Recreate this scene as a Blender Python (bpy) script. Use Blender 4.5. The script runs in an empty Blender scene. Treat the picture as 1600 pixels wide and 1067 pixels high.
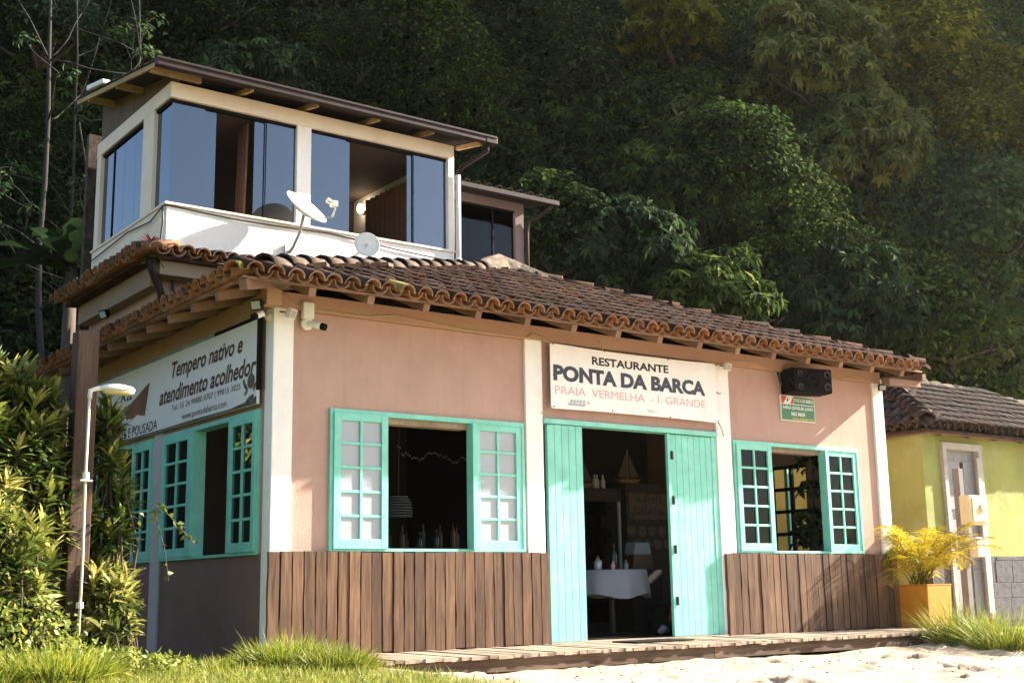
import bpy, math, random
import numpy as np
from mathutils import Matrix, Vector
random.seed(7); RNG = np.random.default_rng(11)
SC = bpy.context.scene
COL = SC.collection

# ------------------------------------------------------------------ camera
def make_camera():
    yaw, pitch, roll = 0.6367969, 0.1934365, -0.0166048
    cy, sy, cp, sp = math.cos(yaw), math.sin(yaw), math.cos(pitch), math.sin(pitch)
    fwd = Vector((sy*cp, cy*cp, sp)); right = Vector((cy, -sy, 0)); up = right.cross(fwd)
    cr, sr = math.cos(roll), math.sin(roll)
    r2 = cr*right + sr*up; u2 = -sr*right + cr*up
    cam = bpy.data.cameras.new('camera'); o = bpy.data.objects.new('camera', cam); COL.objects.link(o)
    cam.sensor_fit = 'HORIZONTAL'; cam.sensor_width = 36; cam.lens = 36*1969.0/1600
    cam.clip_start = .05; cam.clip_end = 5000
    m = Matrix.Identity(4)
    for i in range(3):
        m[i][0] = r2[i]; m[i][1] = u2[i]; m[i][2] = -fwd[i]
    m[0][3], m[1][3], m[2][3] = -5.2203, -10.942, .58184
    o.matrix_world = m
    SC.camera = o
make_camera()
# ------------------------------------------------------------------ light
SUN = Vector((4.3, -1.0, 2.5)).normalized()          # towards the sun
ELEV = math.asin(SUN.z)
w = bpy.data.worlds.new('World'); SC.world = w; w.use_nodes = True
nt = w.node_tree; nt.nodes.clear()
sky = nt.nodes.new('ShaderNodeTexSky'); sky.sky_type = 'NISHITA'; sky.sun_disc = False
sky.sun_elevation = ELEV; sky.sun_rotation = math.atan2(SUN.x, SUN.y); sky.air_density = 1.0; sky.dust_density = 1.2
bg = nt.nodes.new('ShaderNodeBackground'); bg.inputs[1].default_value = .064
wo = nt.nodes.new('ShaderNodeOutputWorld'); nt.links.new(sky.outputs[0], bg.inputs[0]); nt.links.new(bg.outputs[0], wo.inputs[0])
sl = bpy.data.lights.new('sun', 'SUN'); sl.energy = 5.0; sl.angle = math.radians(.6); sl.color = (1, .90, .76)
so = bpy.data.objects.new('sun', sl); COL.objects.link(so); so.rotation_euler = SUN.to_track_quat('Z', 'Y').to_euler(); so.location = (30, -8, 20)
SC.view_settings.view_transform = 'Standard'; SC.view_settings.look = 'None'; SC.view_settings.gamma = 1
SC.view_settings.exposure = 2.34
SC.render.engine = 'CYCLES'
SC.cycles.max_bounces = 6; SC.cycles.transparent_max_bounces = 10; SC.cycles.diffuse_bounces = 4; SC.cycles.glossy_bounces = 3

# ------------------------------------------------------------------ helpers
class MB:
    def __init__(s): s.v = []; s.f = []
    def add(s, verts, faces):
        b = len(s.v); s.v += [tuple(p) for p in verts]; s.f += [tuple(i+b for i in f) for f in faces]; return s
    def box(s, x0, x1, y0, y1, z0, z1):
        return s.add([(x0,y0,z0),(x1,y0,z0),(x1,y1,z0),(x0,y1,z0),(x0,y0,z1),(x1,y0,z1),(x1,y1,z1),(x0,y1,z1)],
              [(0,3,2,1),(4,5,6,7),(0,1,5,4),(1,2,6,5),(2,3,7,6),(3,0,4,7)])
    def hexa(s, p):   # 8 points in box order
        return s.add(p, [(0,3,2,1),(4,5,6,7),(0,1,5,4),(1,2,6,5),(2,3,7,6),(3,0,4,7)])
    def bar(s, a, b, w, h, up=(0,0,1)):   # oblong beam from a to b
        a = Vector(a); b = Vector(b); d = (b-a).normalized(); r = d.cross(Vector(up)).normalized(); u = r.cross(d)
        r *= w/2; u *= h/2
        return s.add([a-r-u, a+r-u, b+r-u, b-r-u, a-r+u, a+r+u, b+r+u, b-r+u],
              [(0,3,2,1),(4,5,6,7),(0,1,5,4),(1,2,6,5),(2,3,7,6),(3,0,4,7)])
    def tube(s, pts, r, n=8, cap=True):
        pts = [Vector(p) for p in pts]; rs = r if isinstance(r, (list, tuple)) else [r]*len(pts)
        base = len(s.v); prev = None
        for i, p in enumerate(pts):
            d = (pts[min(i+1, len(pts)-1)]-pts[max(i-1, 0)]).normalized()
            if prev is None:
                a = Vector((0,0,1)) if abs(d.z) < .9 else Vector((1,0,0)); x = d.cross(a).normalized()
            else:
                x = (prev-d*prev.dot(d)).normalized()
            prev = x; y = d.cross(x)
            for k in range(n):
                t = 2*math.pi*k/n; q = p+(x*math.cos(t)+y*math.sin(t))*rs[i]; s.v.append(tuple(q))
        for i in range(len(pts)-1):
            for k in range(n):
                a = base+i*n+k; b = base+i*n+(k+1) % n; s.f.append((a, b, b+n, a+n))
        if cap:
            s.f.append(tuple(base+k for k in reversed(range(n)))); e = base+(len(pts)-1)*n; s.f.append(tuple(e+k for k in range(n)))
        return s
    def lathe(s, c, prof, n=16, axis=None):     # prof: (radius, height)
        c = Vector(c)
        if axis is None: X, Y, Z = Vector((1,0,0)), Vector((0,1,0)), Vector((0,0,1))
        else:
            Z = Vector(axis).normalized(); a = Vector((0,0,1)) if abs(Z.z) < .9 else Vector((1,0,0)); X = a.cross(Z).normalized(); Y = Z.cross(X)
        base = len(s.v)
        for r, h in prof:
            for k in range(n):
                t = 2*math.pi*k/n; s.v.append(tuple(c+Z*h+(X*math.cos(t)+Y*math.sin(t))*r))
        for i in range(len(prof)-1):
            for k in range(n):
                a = base+i*n+k; b = base+i*n+(k+1) % n; s.f.append((a, b, b+n, a+n))
        s.f.append(tuple(base+k for k in reversed(range(n)))); e = base+(len(prof)-1)*n; s.f.append(tuple(e+k for k in range(n)))
        return s
    def prism(s, poly, M, d):           # 2-D polygon put through M(u,v,depth)
        n = len(poly)
        return s.add([M(u, v, 0) for u, v in poly]+[M(u, v, d) for u, v in poly],
              [tuple(range(n)), tuple(reversed(range(n, 2*n)))]+[(i, i+n, (i+1) % n+n, (i+1) % n) for i in range(n)])
    def build(s, name, mat, parent=None, origin=None, smooth=False, bevel=0):
        me = bpy.data.meshes.new(name); v = s.v
        if origin is not None: v = [(a-origin[0], b-origin[1], c-origin[2]) for a, b, c in v]
        me.from_pydata(v, [], s.f); me.materials.append(M_[mat] if isinstance(mat, str) else mat)
        if smooth: me.polygons.foreach_set('use_smooth', [True]*len(me.polygons))
        o = bpy.data.objects.new(name, me); COL.objects.link(o)
        if origin is not None: o.location = origin
        if parent is not None: put(o, parent)
        if bevel:
            md = o.modifiers.new('bevel', 'BEVEL'); md.width = bevel; md.segments = 2; md.limit_method = 'ANGLE'
        return o
def put(o, parent):
    o.parent = parent
    if parent.parent is None: o.matrix_parent_inverse = Matrix.Translation(-Vector(parent.location))
    else:
        o.matrix_parent_inverse = Matrix.Identity(4)
def tag(o, label=None, cat=None, group=None, kind=None):
    if label: o['label'] = label
    if cat: o['category'] = cat
    if group: o['group'] = group
    if kind: o['kind'] = kind
    return o
def empty(name, loc, label=None, cat=None, group=None):
    o = bpy.data.objects.new(name, None); COL.objects.link(o); o.location = loc; o.empty_display_size = .2
    return tag(o, label, cat, group)
def obj_from(name, me, parent, M):
    o = bpy.data.objects.new(name, me); COL.objects.link(o)
    if parent is not None: put(o, parent)
    o.matrix_basis = M
    return o
def basis(O, U, V, N):
    m = Matrix.Identity(4)
    for i in range(3):
        m[i][0] = U[i]; m[i][1] = V[i]; m[i][2] = N[i]; m[i][3] = O[i]
    return m

# ------------------------------------------------------------------ materials
M_ = {}
def new_mat(name):
    m = bpy.data.materials.new(name); m.use_nodes = True; M_[name] = m
    nt = m.node_tree; b = nt.nodes['Principled BSDF']; return m, nt, b
def N(nt, t, **kw):
    n = nt.nodes.new(t)
    for k, v in kw.items():
        if k.startswith('i_'):
            key = k[2:]; n.inputs[int(key) if key.isdigit() else key].default_value = v
        else: setattr(n, k, v)
    return n
def ramp(nt, src, stops):
    r = nt.nodes.new('ShaderNodeValToRGB'); e = r.color_ramp.elements
    while len(e) < len(stops): e.new(.5)
    for i, (p, c) in enumerate(stops): e[i].position = p; e[i].color = (c[0], c[1], c[2], 1)
    nt.links.new(src, r.inputs[0]); return r
def mat(name, col, rough=.8, var=.12, scale=3., bump=.0, bscale=40., stretch=(1,1,1), spec=.3, metal=0., tone=0., stain=None, stain_scale=2., stain_amt=.5, streak=0.):
    """plain surface: base colour, two sizes of mottling, optional per-object tone, stains, fine relief"""
    m, nt, b = new_mat(name); L = nt.links.new
    tc = N(nt, 'ShaderNodeTexCoord'); mp = N(nt, 'ShaderNodeMapping'); mp.inputs['Scale'].default_value = stretch
    L(tc.outputs['Object'], mp.inputs[0])
    n1 = N(nt, 'ShaderNodeTexNoise', i_Scale=scale, i_Detail=8., i_Roughness=.62); L(mp.outputs[0], n1.inputs['Vector'])
    lo = tuple(max(0, c*(1-var*1.6)) for c in col); hi = tuple(min(1, c*(1+var*1.2)) for c in col)
    r = ramp(nt, n1.outputs[0], [(.28, lo), (.5, col), (.74, hi)])
    out = r.outputs[0]
    if stain is not None:
        n2 = N(nt, 'ShaderNodeTexNoise', i_Scale=stain_scale, i_Detail=10., i_Roughness=.7, i_Distortion=.4); L(mp.outputs[0], n2.inputs['Vector'])
        r2 = ramp(nt, n2.outputs[0], [(.52, (0,0,0)), (.68, (1,1,1))])
        mu = N(nt, 'ShaderNodeMath', operation='MULTIPLY'); L(r2.outputs[0], mu.inputs[0]); mu.inputs[1].default_value = stain_amt
        mx = N(nt, 'ShaderNodeMix', data_type='RGBA'); L(mu.outputs[0], mx.inputs[0]); L(out, mx.inputs[6]); mx.inputs[7].default_value = (*stain, 1); out = mx.outputs[2]
    if streak:                                     # rain runs down the render
        mp2 = N(nt, 'ShaderNodeMapping'); mp2.inputs['Scale'].default_value = (7, 7, .45); L(tc.outputs['Object'], mp2.inputs[0])
        n5 = N(nt, 'ShaderNodeTexNoise', i_Scale=1.5, i_Detail=9., i_Roughness=.72); L(mp2.outputs[0], n5.inputs['Vector']); r5 = ramp(nt, n5.outputs[0], [(.54, (0,0,0)), (.76, (1,1,1))])
        mu5 = N(nt, 'ShaderNodeMath', operation='MULTIPLY'); L(r5.outputs[0], mu5.inputs[0]); mu5.inputs[1].default_value = streak
        mx5 = N(nt, 'ShaderNodeMix', data_type='RGBA'); L(mu5.outputs[0], mx5.inputs[0]); L(out, mx5.inputs[6]); mx5.inputs[7].default_value = (*[c*.55 for c in col], 1); out = mx5.outputs[2]
    if tone:
        oi = N(nt, 'ShaderNodeObjectInfo'); mr = N(nt, 'ShaderNodeMapRange'); L(oi.outputs['Random'], mr.inputs[0]); mr.inputs[3].default_value = 1-tone; mr.inputs[4].default_value = 1+tone
        hs = N(nt, 'ShaderNodeHueSaturation'); L(mr.outputs[0], hs.inputs['Value']); L(out, hs.inputs['Color'])
        mr2 = N(nt, 'ShaderNodeMapRange'); m7 = N(nt, 'ShaderNodeMath', operation='MULTIPLY'); L(oi.outputs['Random'], m7.inputs[0]); m7.inputs[1].default_value = 7.31
        fr = N(nt, 'ShaderNodeMath', operation='FRACT'); L(m7.outputs[0], fr.inputs[0]); L(fr.outputs[0], mr2.inputs[0]); mr2.inputs[3].default_value = 1-tone*.6; mr2.inputs[4].default_value = 1+tone*.5
        L(mr2.outputs[0], hs.inputs['Saturation']); out = hs.outputs[0]
    L(out, b.inputs['Base Color'])
    b.inputs['Roughness'].default_value = rough; b.inputs['Metallic'].default_value = metal; b.inputs['Specular IOR Level'].default_value = spec
    if bump:
        n3 = N(nt, 'ShaderNodeTexNoise', i_Scale=bscale, i_Detail=5.); L(mp.outputs[0], n3.inputs['Vector'])
        bp = N(nt, 'ShaderNodeBump', i_Strength=bump, i_Distance=.02); L(n3.outputs[0], bp.inputs['Height']); L(bp.outputs[0], b.inputs['Normal'])
    return m
def wood_mat(name, c1, c2, scale=1., axis=2, tone=.25, rough=.75):
    m, nt, b = new_mat(name); L = nt.links.new
    tc = N(nt, 'ShaderNodeTexCoord'); oi = N(nt, 'ShaderNodeObjectInfo')
    ad = N(nt, 'ShaderNodeVectorMath', operation='ADD'); L(tc.outputs['Object'], ad.inputs[0])
    sc = N(nt, 'ShaderNodeVectorMath', operation='SCALE'); cb = N(nt, 'ShaderNodeCombineXYZ'); 
    for k in range(3): L(oi.outputs['Random'], cb.inputs[k])
    L(cb.outputs[0], sc.inputs[0]); sc.inputs['Scale'].default_value = 37.; L(sc.outputs[0], ad.inputs[1])
    mp = N(nt, 'ShaderNodeMapping'); s = [14*scale]*3; s[axis] = .9*scale; mp.inputs['Scale'].default_value = s; L(ad.outputs[0], mp.inputs[0])
    n1 = N(nt, 'ShaderNodeTexNoise', i_Scale=2.2, i_Detail=10., i_Roughness=.65, i_Distortion=.6); L(mp.outputs[0], n1.inputs['Vector'])
    r = ramp(nt, n1.outputs[0], [(.3, c1), (.55, tuple((a+b_)/2 for a, b_ in zip(c1, c2))), (.75, c2)])
    n2 = N(nt, 'ShaderNodeTexNoise', i_Scale=1.6, i_Detail=6.); L(ad.outputs[0], n2.inputs['Vector'])
    r2 = ramp(nt, n2.outputs[0], [(.35, (.72,.72,.72)), (.7, (1.18,1.18,1.18))])
    mx = N(nt, 'ShaderNodeMix', data_type='RGBA', blend_type='MULTIPLY'); mx.inputs[0].default_value = 1; L(r.outputs[0], mx.inputs[6]); L(r2.outputs[0], mx.inputs[7])
    mr = N(nt, 'ShaderNodeMapRange'); L(oi.outputs['Random'], mr.inputs[0]); mr.inputs[3].default_value = 1-tone; mr.inputs[4].default_value = 1+tone
    hs = N(nt, 'ShaderNodeHueSaturation'); L(mr.outputs[0], hs.inputs['Value']); L(mx.outputs[2], hs.inputs['Color'])
    L(hs.outputs[0], b.inputs['Base Color']); b.inputs['Roughness'].default_value = rough; b.inputs['Specular IOR Level'].default_value = .25
    bp = N(nt, 'ShaderNodeBump', i_Strength=.35, i_Distance=.01); L(n1.outputs[0], bp.inputs['Height']); L(bp.outputs[0], b.inputs['Normal'])
    return m
def glass_mat(name, tint, dens, refl=1.0, rough=.0, ior=1.55):
    m, nt, b = new_mat(name); L = nt.links.new; nt.nodes.remove(b)
    out = nt.nodes['Material Output']; tr = N(nt, 'ShaderNodeBsdfTransparent'); tr.inputs[0].default_value = (*[c*dens for c in tint], 1)
    gl = N(nt, 'ShaderNodeBsdfGlossy'); gl.inputs['Roughness'].default_value = rough; gl.inputs[0].default_value = (.80*refl, .89*refl, refl, 1)
    fr = N(nt, 'ShaderNodeFresnel', i_IOR=ior); mx = N(nt, 'ShaderNodeMixShader'); L(fr.outputs[0], mx.inputs[0]); L(tr.outputs[0], mx.inputs[1]); L(gl.outputs[0], mx.inputs[2]); L(mx.outputs[0], out.inputs[0])
    return m
def leaf_mat(name, stops, trans=.35, rough=.5, spec=.35):
    """leaf colour picked per leaf by the 'tone' attribute; thin leaf lets some light through"""
    m, nt, b = new_mat(name); L = nt.links.new
    at = N(nt, 'ShaderNodeAttribute', attribute_name='tone'); r = ramp(nt, at.outputs['Fac'], stops)
    oi = N(nt, 'ShaderNodeObjectInfo'); mr = N(nt, 'ShaderNodeMapRange'); L(oi.outputs['Random'], mr.inputs[0]); mr.inputs[3].default_value = .82; mr.inputs[4].default_value = 1.2
    hs = N(nt, 'ShaderNodeHueSaturation'); L(mr.outputs[0], hs.inputs['Value']); L(r.outputs[0], hs.inputs['Color'])
    L(hs.outputs[0], b.inputs['Base Color']); b.inputs['Roughness'].default_value = rough; b.inputs['Specular IOR Level'].default_value = spec
    tl = N(nt, 'ShaderNodeBsdfTranslucent'); L(hs.outputs[0], tl.inputs[0])
    mx = N(nt, 'ShaderNodeMixShader'); mx.inputs[0].default_value = trans; L(b.outputs[0], mx.inputs[1]); L(tl.outputs[0], mx.inputs[2]); L(mx.outputs[0], nt.nodes['Material Output'].inputs[0])
    return m
mat('pink_wall', (.45,.295,.24), .9, .07, 2.2, bump=.2, bscale=45, stain=(.37,.22,.17), stain_scale=1.3, stain_amt=.4, streak=.32)
mat('pink_beam', (.40,.245,.17), .85, .07, 3., bump=.1, stretch=(.6,2,2))
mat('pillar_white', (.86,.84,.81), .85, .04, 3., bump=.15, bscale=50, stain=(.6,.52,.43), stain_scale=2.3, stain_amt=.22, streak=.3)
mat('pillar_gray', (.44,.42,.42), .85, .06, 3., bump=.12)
mat('upper_cream', (.78,.655,.55), .85, .05, 2.5, bump=.1, stain=(.5,.4,.3), stain_scale=1.7, stain_amt=.25)
mat('upper_white', (.84,.80,.77), .85, .05, 2.0, bump=.12, stain=(.52,.42,.36), stain_scale=2.0, stain_amt=.3, streak=.3)
mat('room_ceiling', (.12,.088,.078), .8, .06, 2.)
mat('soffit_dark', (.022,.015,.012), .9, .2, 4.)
mat('lichen', (.022,.021,.019), .95, .5, 9., bump=.4)
mat('tile_rim', (.20,.125,.080), .9, .35, 14., tone=.3)
mat('hip_tan', (.095,.066,.048), .95, .4, 9., bump=.4, bscale=24, tone=.25, stain=(.045,.038,.034), stain_scale=4., stain_amt=.8)
mat('mauve_wall', (.19,.148,.15), .9, .05, 2., bump=.1)
mat('teal', (.21,.60,.49), .5, .09, 5., bump=.12, bscale=70, tone=.05, stain=(.33,.64,.54), stain_scale=5, stain_amt=.45, streak=.25)
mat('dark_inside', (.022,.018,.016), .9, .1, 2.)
mat('wall_in_shade', (.19,.12,.098), .9, .1, 2., bump=.2, streak=.4)  # wall colour darkened to imitate the shade on the left side
mat('skirt_beige', (.29,.215,.165), .9, .07, 2., bump=.12)
mat('post_gray', (.20,.19,.18), .9, .15, 5., bump=.3)
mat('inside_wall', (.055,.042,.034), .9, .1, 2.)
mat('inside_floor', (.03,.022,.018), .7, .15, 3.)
mat('black', (.006,.006,.0065), .8, .1, 6., spec=.12)
mat('iron', (.05,.045,.04), .45, .2, 12., metal=.6)
mat('gutter', (.028,.018,.016), .5, .12, 5., spec=.15, stain=(.06,.05,.047), stain_scale=4, stain_amt=.3)
mat('litter', (.10,.06,.035), .9, .3, 5.)
mat('door_gray', (.27,.27,.28), .7, .1, 5., bump=.15, stain=(.17,.16,.15), stain_scale=4, stain_amt=.5)
mat('frame_gray', (.42,.39,.35), .75, .1, 5., bump=.15, stain=(.22,.18,.14), stain_scale=4, stain_amt=.5)
mat('lime', (.30,.32,.10), .9, .14, 1.4, bump=.25, stain=(.36,.40,.20), stain_scale=1.3, stain_amt=.6, streak=.5)
mat('stone_gray', (.095,.093,.098), .9, .3, 9., bump=.4, bscale=25)
mat('white_paint', (.72,.71,.69), .7, .07, 5., bump=.1, stain=(.5,.46,.4), stain_scale=3, stain_amt=.35)
mat('vinyl', (.86,.845,.82), .55, .035, 2.2, stain=(.72,.65,.56), stain_scale=1.6, stain_amt=.3)
mat('print_navy', (.045,.06,.085), .6, .2, 18.)
mat('print_black', (.02,.02,.025), .6, .2, 18.)
mat('print_pink', (.74,.40,.43), .6, .1, 12.)
mat('print_gray', (.42,.45,.50), .6, .2, 30.)
mat('print_brown', (.085,.035,.022), .6, .15, 12.)
mat('print_fin', (.20,.085,.055), .6, .25, 4.)
mat('print_green', (.03,.16,.07), .45, .1, 6.)
mat('print_red', (.50,.06,.035), .45, .1, 6.)
mat('print_white', (.78,.77,.74), .5, .05, 9.)
mat('print_yellow', (.62,.42,.05), .5, .1, 9.)
mat('turtle_print', (.10,.09,.07), .6, .8, 22.)
mat('sign_white', (.74,.74,.74), .45, .04, 2., stain=(.6,.58,.55), stain_scale=1.5, stain_amt=.3)
mat('sign_edge', (.20,.30,.31), .6, .35, 4.)
mat('rope', (.42,.32,.2), .9, .2, 20.)
mat('cable', (.03,.028,.026), .6, .2, 10.)
mat('plastic_white', (.78,.76,.72), .4, .04, 4., stain=(.6,.52,.42), stain_scale=3, stain_amt=.3)
mat('plastic_cream', (.66,.60,.47), .45, .06, 5.)
mat('galv', (.42,.42,.42), .45, .12, 6., metal=.5)
mat('orange_pot', (.60,.235,.022), .55, .06, 4., bump=.06, stain=(.52,.27,.06), stain_scale=2.5, stain_amt=.4)
mat('meter_cream', (.66,.55,.33), .6, .08, 4., stain=(.45,.32,.15), stain_scale=4, stain_amt=.5)
mat('concrete', (.34,.31,.27), .95, .2, 5., bump=.5, bscale=22)
mat('mortar', (.15,.12,.088), .95, .4, 7., bump=.9, bscale=16, stain=(.05,.045,.04), stain_scale=3.5, stain_amt=.8)
mat('tile', (.052,.029,.021), .95, .45, 9., bump=.3, bscale=30, spec=.08, tone=.45, stain=(.17,.075,.038), stain_scale=5., stain_amt=.45)
mat('tile_eave', (.27,.11,.043), .85, .3, 8., bump=.2, bscale=30, tone=.22, stain=(.12,.09,.055), stain_scale=7., stain_amt=.7)
mat('tile_old', (.050,.033,.026), .95, .45, 10., bump=.3, bscale=30, tone=.3, stain=(.16,.10,.068), stain_scale=6., stain_amt=.45)
mat('tile_moss', (.25,.20,.05), .95, .4, 10., bump=.3, tone=.1)
mat('soil', (.09,.065,.045), .95, .3, 4.)
mat('cloth_white', (.28,.29,.35), .9, .03, 3.)
mat('curtain', (.20,.095,.065), .9, .1, 3.)
mat('bottle_dark', (.02,.03,.02), .15, .1, 5., spec=.6)
mat('lantern', (.10,.10,.10), .7, .1, 5.)
mat('bottle_gold', (.10,.06,.02), .3, .1, 5.)
mat('juice', (.12,.05,.02), .3, .1, 5.)
mat('red_cloth', (.28,.03,.035), .9, .1, 5.)
mat('stone_picture', (.12,.085,.06), .7, .3, 7.)
mat('sail', (.15,.125,.10), .8, .06, 3.)
mat('hull', (.35,.22,.12), .6, .1, 3.)
mat('bark_pale', (.034,.031,.027), .95, .25, 6., bump=.4, stretch=(1,1,.3))
mat('bark_dark', (.085,.065,.05), .95, .25, 6., bump=.4, stretch=(1,1,.3))
mat('hill_earth', (.022,.026,.014), 1., .3, .6)
mat('hill_far', (.03,.05,.018), 1., .5, .4, bump=1., bscale=.8)
wood_mat('slat_wood', (.050,.026,.015), (.215,.120,.068), 1., 2, .36)
wood_mat('deck_wood', (.22,.16,.115), (.46,.36,.27), 1., 1, .18, .85)
wood_mat('deck_dark', (.055,.034,.024), (.17,.115,.08), 1., 0, .15, .85)
wood_mat('post_wood', (.05,.028,.021), (.13,.08,.06), 1., 2, .05)
wood_mat('rafter_wood', (.20,.118,.08), (.30,.185,.13), .6, 1, .08)
wood_mat('eave_yellow', (.30,.19,.075), (.55,.38,.18), .7, 1, .1)
wood_mat('clad_brown', (.10,.062,.035), (.20,.13,.075), .8, 2, .05)
glass_mat('glass_dark', (.55,.62,.75), .34, 1.0, ior=2.3)
glass_mat('glass_dim', (.6,.62,.66), .4, .55, ior=1.45)
glass_mat('glass_clear', (.9,.95,.93), .9, .28)
mat('glass_frost', (.34,.365,.40), .12, .04, 1.5, spec=.5)
def emis(name, c, s):
    m, nt, b = new_mat(name); b.inputs['Emission Color'].default_value = (*c, 1); b.inputs['Emission Strength'].default_value = s; b.inputs['Base Color'].default_value = (*c, 1)
emis('lamp_glow', (1, .82, .5), 4.)
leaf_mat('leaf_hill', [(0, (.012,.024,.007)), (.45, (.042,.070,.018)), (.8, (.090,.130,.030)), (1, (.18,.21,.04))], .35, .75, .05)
leaf_mat('leaf_olive', [(0, (.030,.046,.014)), (.5, (.075,.105,.032)), (.85, (.14,.16,.048)), (1, (.20,.215,.065))], .35, .75, .05)
leaf_mat('leaf_blue', [(0, (.016,.034,.014)), (.5, (.044,.078,.032)), (1, (.10,.15,.058))], .35, .75, .05)
leaf_mat('leaf_gold', [(0, (.05,.065,.012)), (.5, (.13,.145,.02)), (1, (.32,.30,.03))], .5, .7, .05)  # golden sunlight on the treetops painted into the leaf colour
leaf_mat('leaf_shrub', [(0, (.035,.070,.014)), (.4, (.10,.15,.026)), (.75, (.31,.33,.065)), (1, (.58,.53,.17))], .35, .5, .25)
leaf_mat('leaf_vine', [(0, (.07,.10,.02)), (.6, (.19,.23,.04)), (1, (.36,.32,.06))], .4)
leaf_mat('leaf_banana', [(0, (.010,.022,.008)), (1, (.030,.058,.022))], .3, .6, .15)
leaf_mat('leaf_palm', [(0, (.20,.18,.012)), (.5, (.50,.37,.02)), (1, (.70,.56,.06))], .5)
leaf_mat('leaf_red', [(0, (.10,.02,.03)), (1, (.26,.06,.05))], .2)
leaf_mat('grass', [(0, (.08,.12,.015)), (.5, (.21,.25,.03)), (1, (.42,.38,.07))], .4)
# sand that turns to soil and turf beside the left wall
def ground_mat():
    m, nt, b = new_mat('sand'); L = nt.links.new
    tc = N(nt, 'ShaderNodeTexCoord'); n1 = N(nt, 'ShaderNodeTexNoise', i_Scale=1.3, i_Detail=10., i_Roughness=.7); L(tc.outputs['Object'], n1.inputs['Vector'])
    r = ramp(nt, n1.outputs[0], [(.3, (.34,.26,.18)), (.52, (.45,.36,.265)), (.7, (.52,.43,.33))])
    n2 = N(nt, 'ShaderNodeTexNoise', i_Scale=26., i_Detail=6., i_Roughness=.8); L(tc.outputs['Object'], n2.inputs['Vector'])
    r2 = ramp(nt, n2.outputs[0], [(.34, (.45,.38,.32)), (.46, (1,1,1))])
    mx = N(nt, 'ShaderNodeMix', data_type='RGBA', blend_type='MULTIPLY'); mx.inputs[0].default_value = 1; L(r.outputs[0], mx.inputs[6]); L(r2.outputs[0], mx.inputs[7])
    at = N(nt, 'ShaderNodeAttribute', attribute_name='turf')
    n3 = N(nt, 'ShaderNodeTexNoise', i_Scale=9., i_Detail=8.); L(tc.outputs['Object'], n3.inputs['Vector'])
    r3 = ramp(nt, n3.outputs[0], [(.35, (.075,.085,.02)), (.65, (.17,.16,.05))])
    m2 = N(nt, 'ShaderNodeMix', data_type='RGBA'); L(at.outputs['Fac'], m2.inputs[0]); L(mx.outputs[2], m2.inputs[6]); L(r3.outputs[0], m2.inputs[7])
    L(m2.outputs[2], b.inputs['Base Color']); b.inputs['Roughness'].default_value = .95; b.inputs['Specular IOR Level'].default_value = .1
    n4 = N(nt, 'ShaderNodeTexNoise', i_Scale=60., i_Detail=4.); L(tc.outputs['Object'], n4.inputs['Vector'])
    bp = N(nt, 'ShaderNodeBump', i_Strength=.4, i_Distance=.01); L(n4.outputs[0], bp.inputs['Height']); L(bp.outputs[0], b.inputs['Normal'])
ground_mat()

# ------------------------------------------------------------------ ground
def vnoise(x, y, s, seed):
    r = np.random.default_rng(seed); g = r.random((64, 64)); X = x*s; Y = y*s
    xi = np.floor(X).astype(int); yi = np.floor(Y).astype(int); fx = X-xi; fy = Y-yi; fx = fx*fx*(3-2*fx); fy = fy*fy*(3-2*fy)
    a = g[xi % 64, yi % 64]; b = g[(xi+1) % 64, yi % 64]; c = g[xi % 64, (yi+1) % 64]; d = g[(xi+1) % 64, (yi+1) % 64]
    return (a*(1-fx)+b*fx)*(1-fy)+(c*(1-fx)+d*fx)*fy-.5
def sstep(a, b, x):
    t = np.clip((x-a)/(b-a), 0, 1); return t*t*(3-2*t)
def ground_z(x, y):
    z = -.175-.055*np.clip(-1.3-y, 0, 12)
    left = 1-sstep(-.1, 1.3, x+.25*(y+1.2)*(y < -1.2))      # turf by the left wall stands a little higher
    z = z+left*(.15+.02*np.clip(-1.3-y, 0, 6))
    return z
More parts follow.
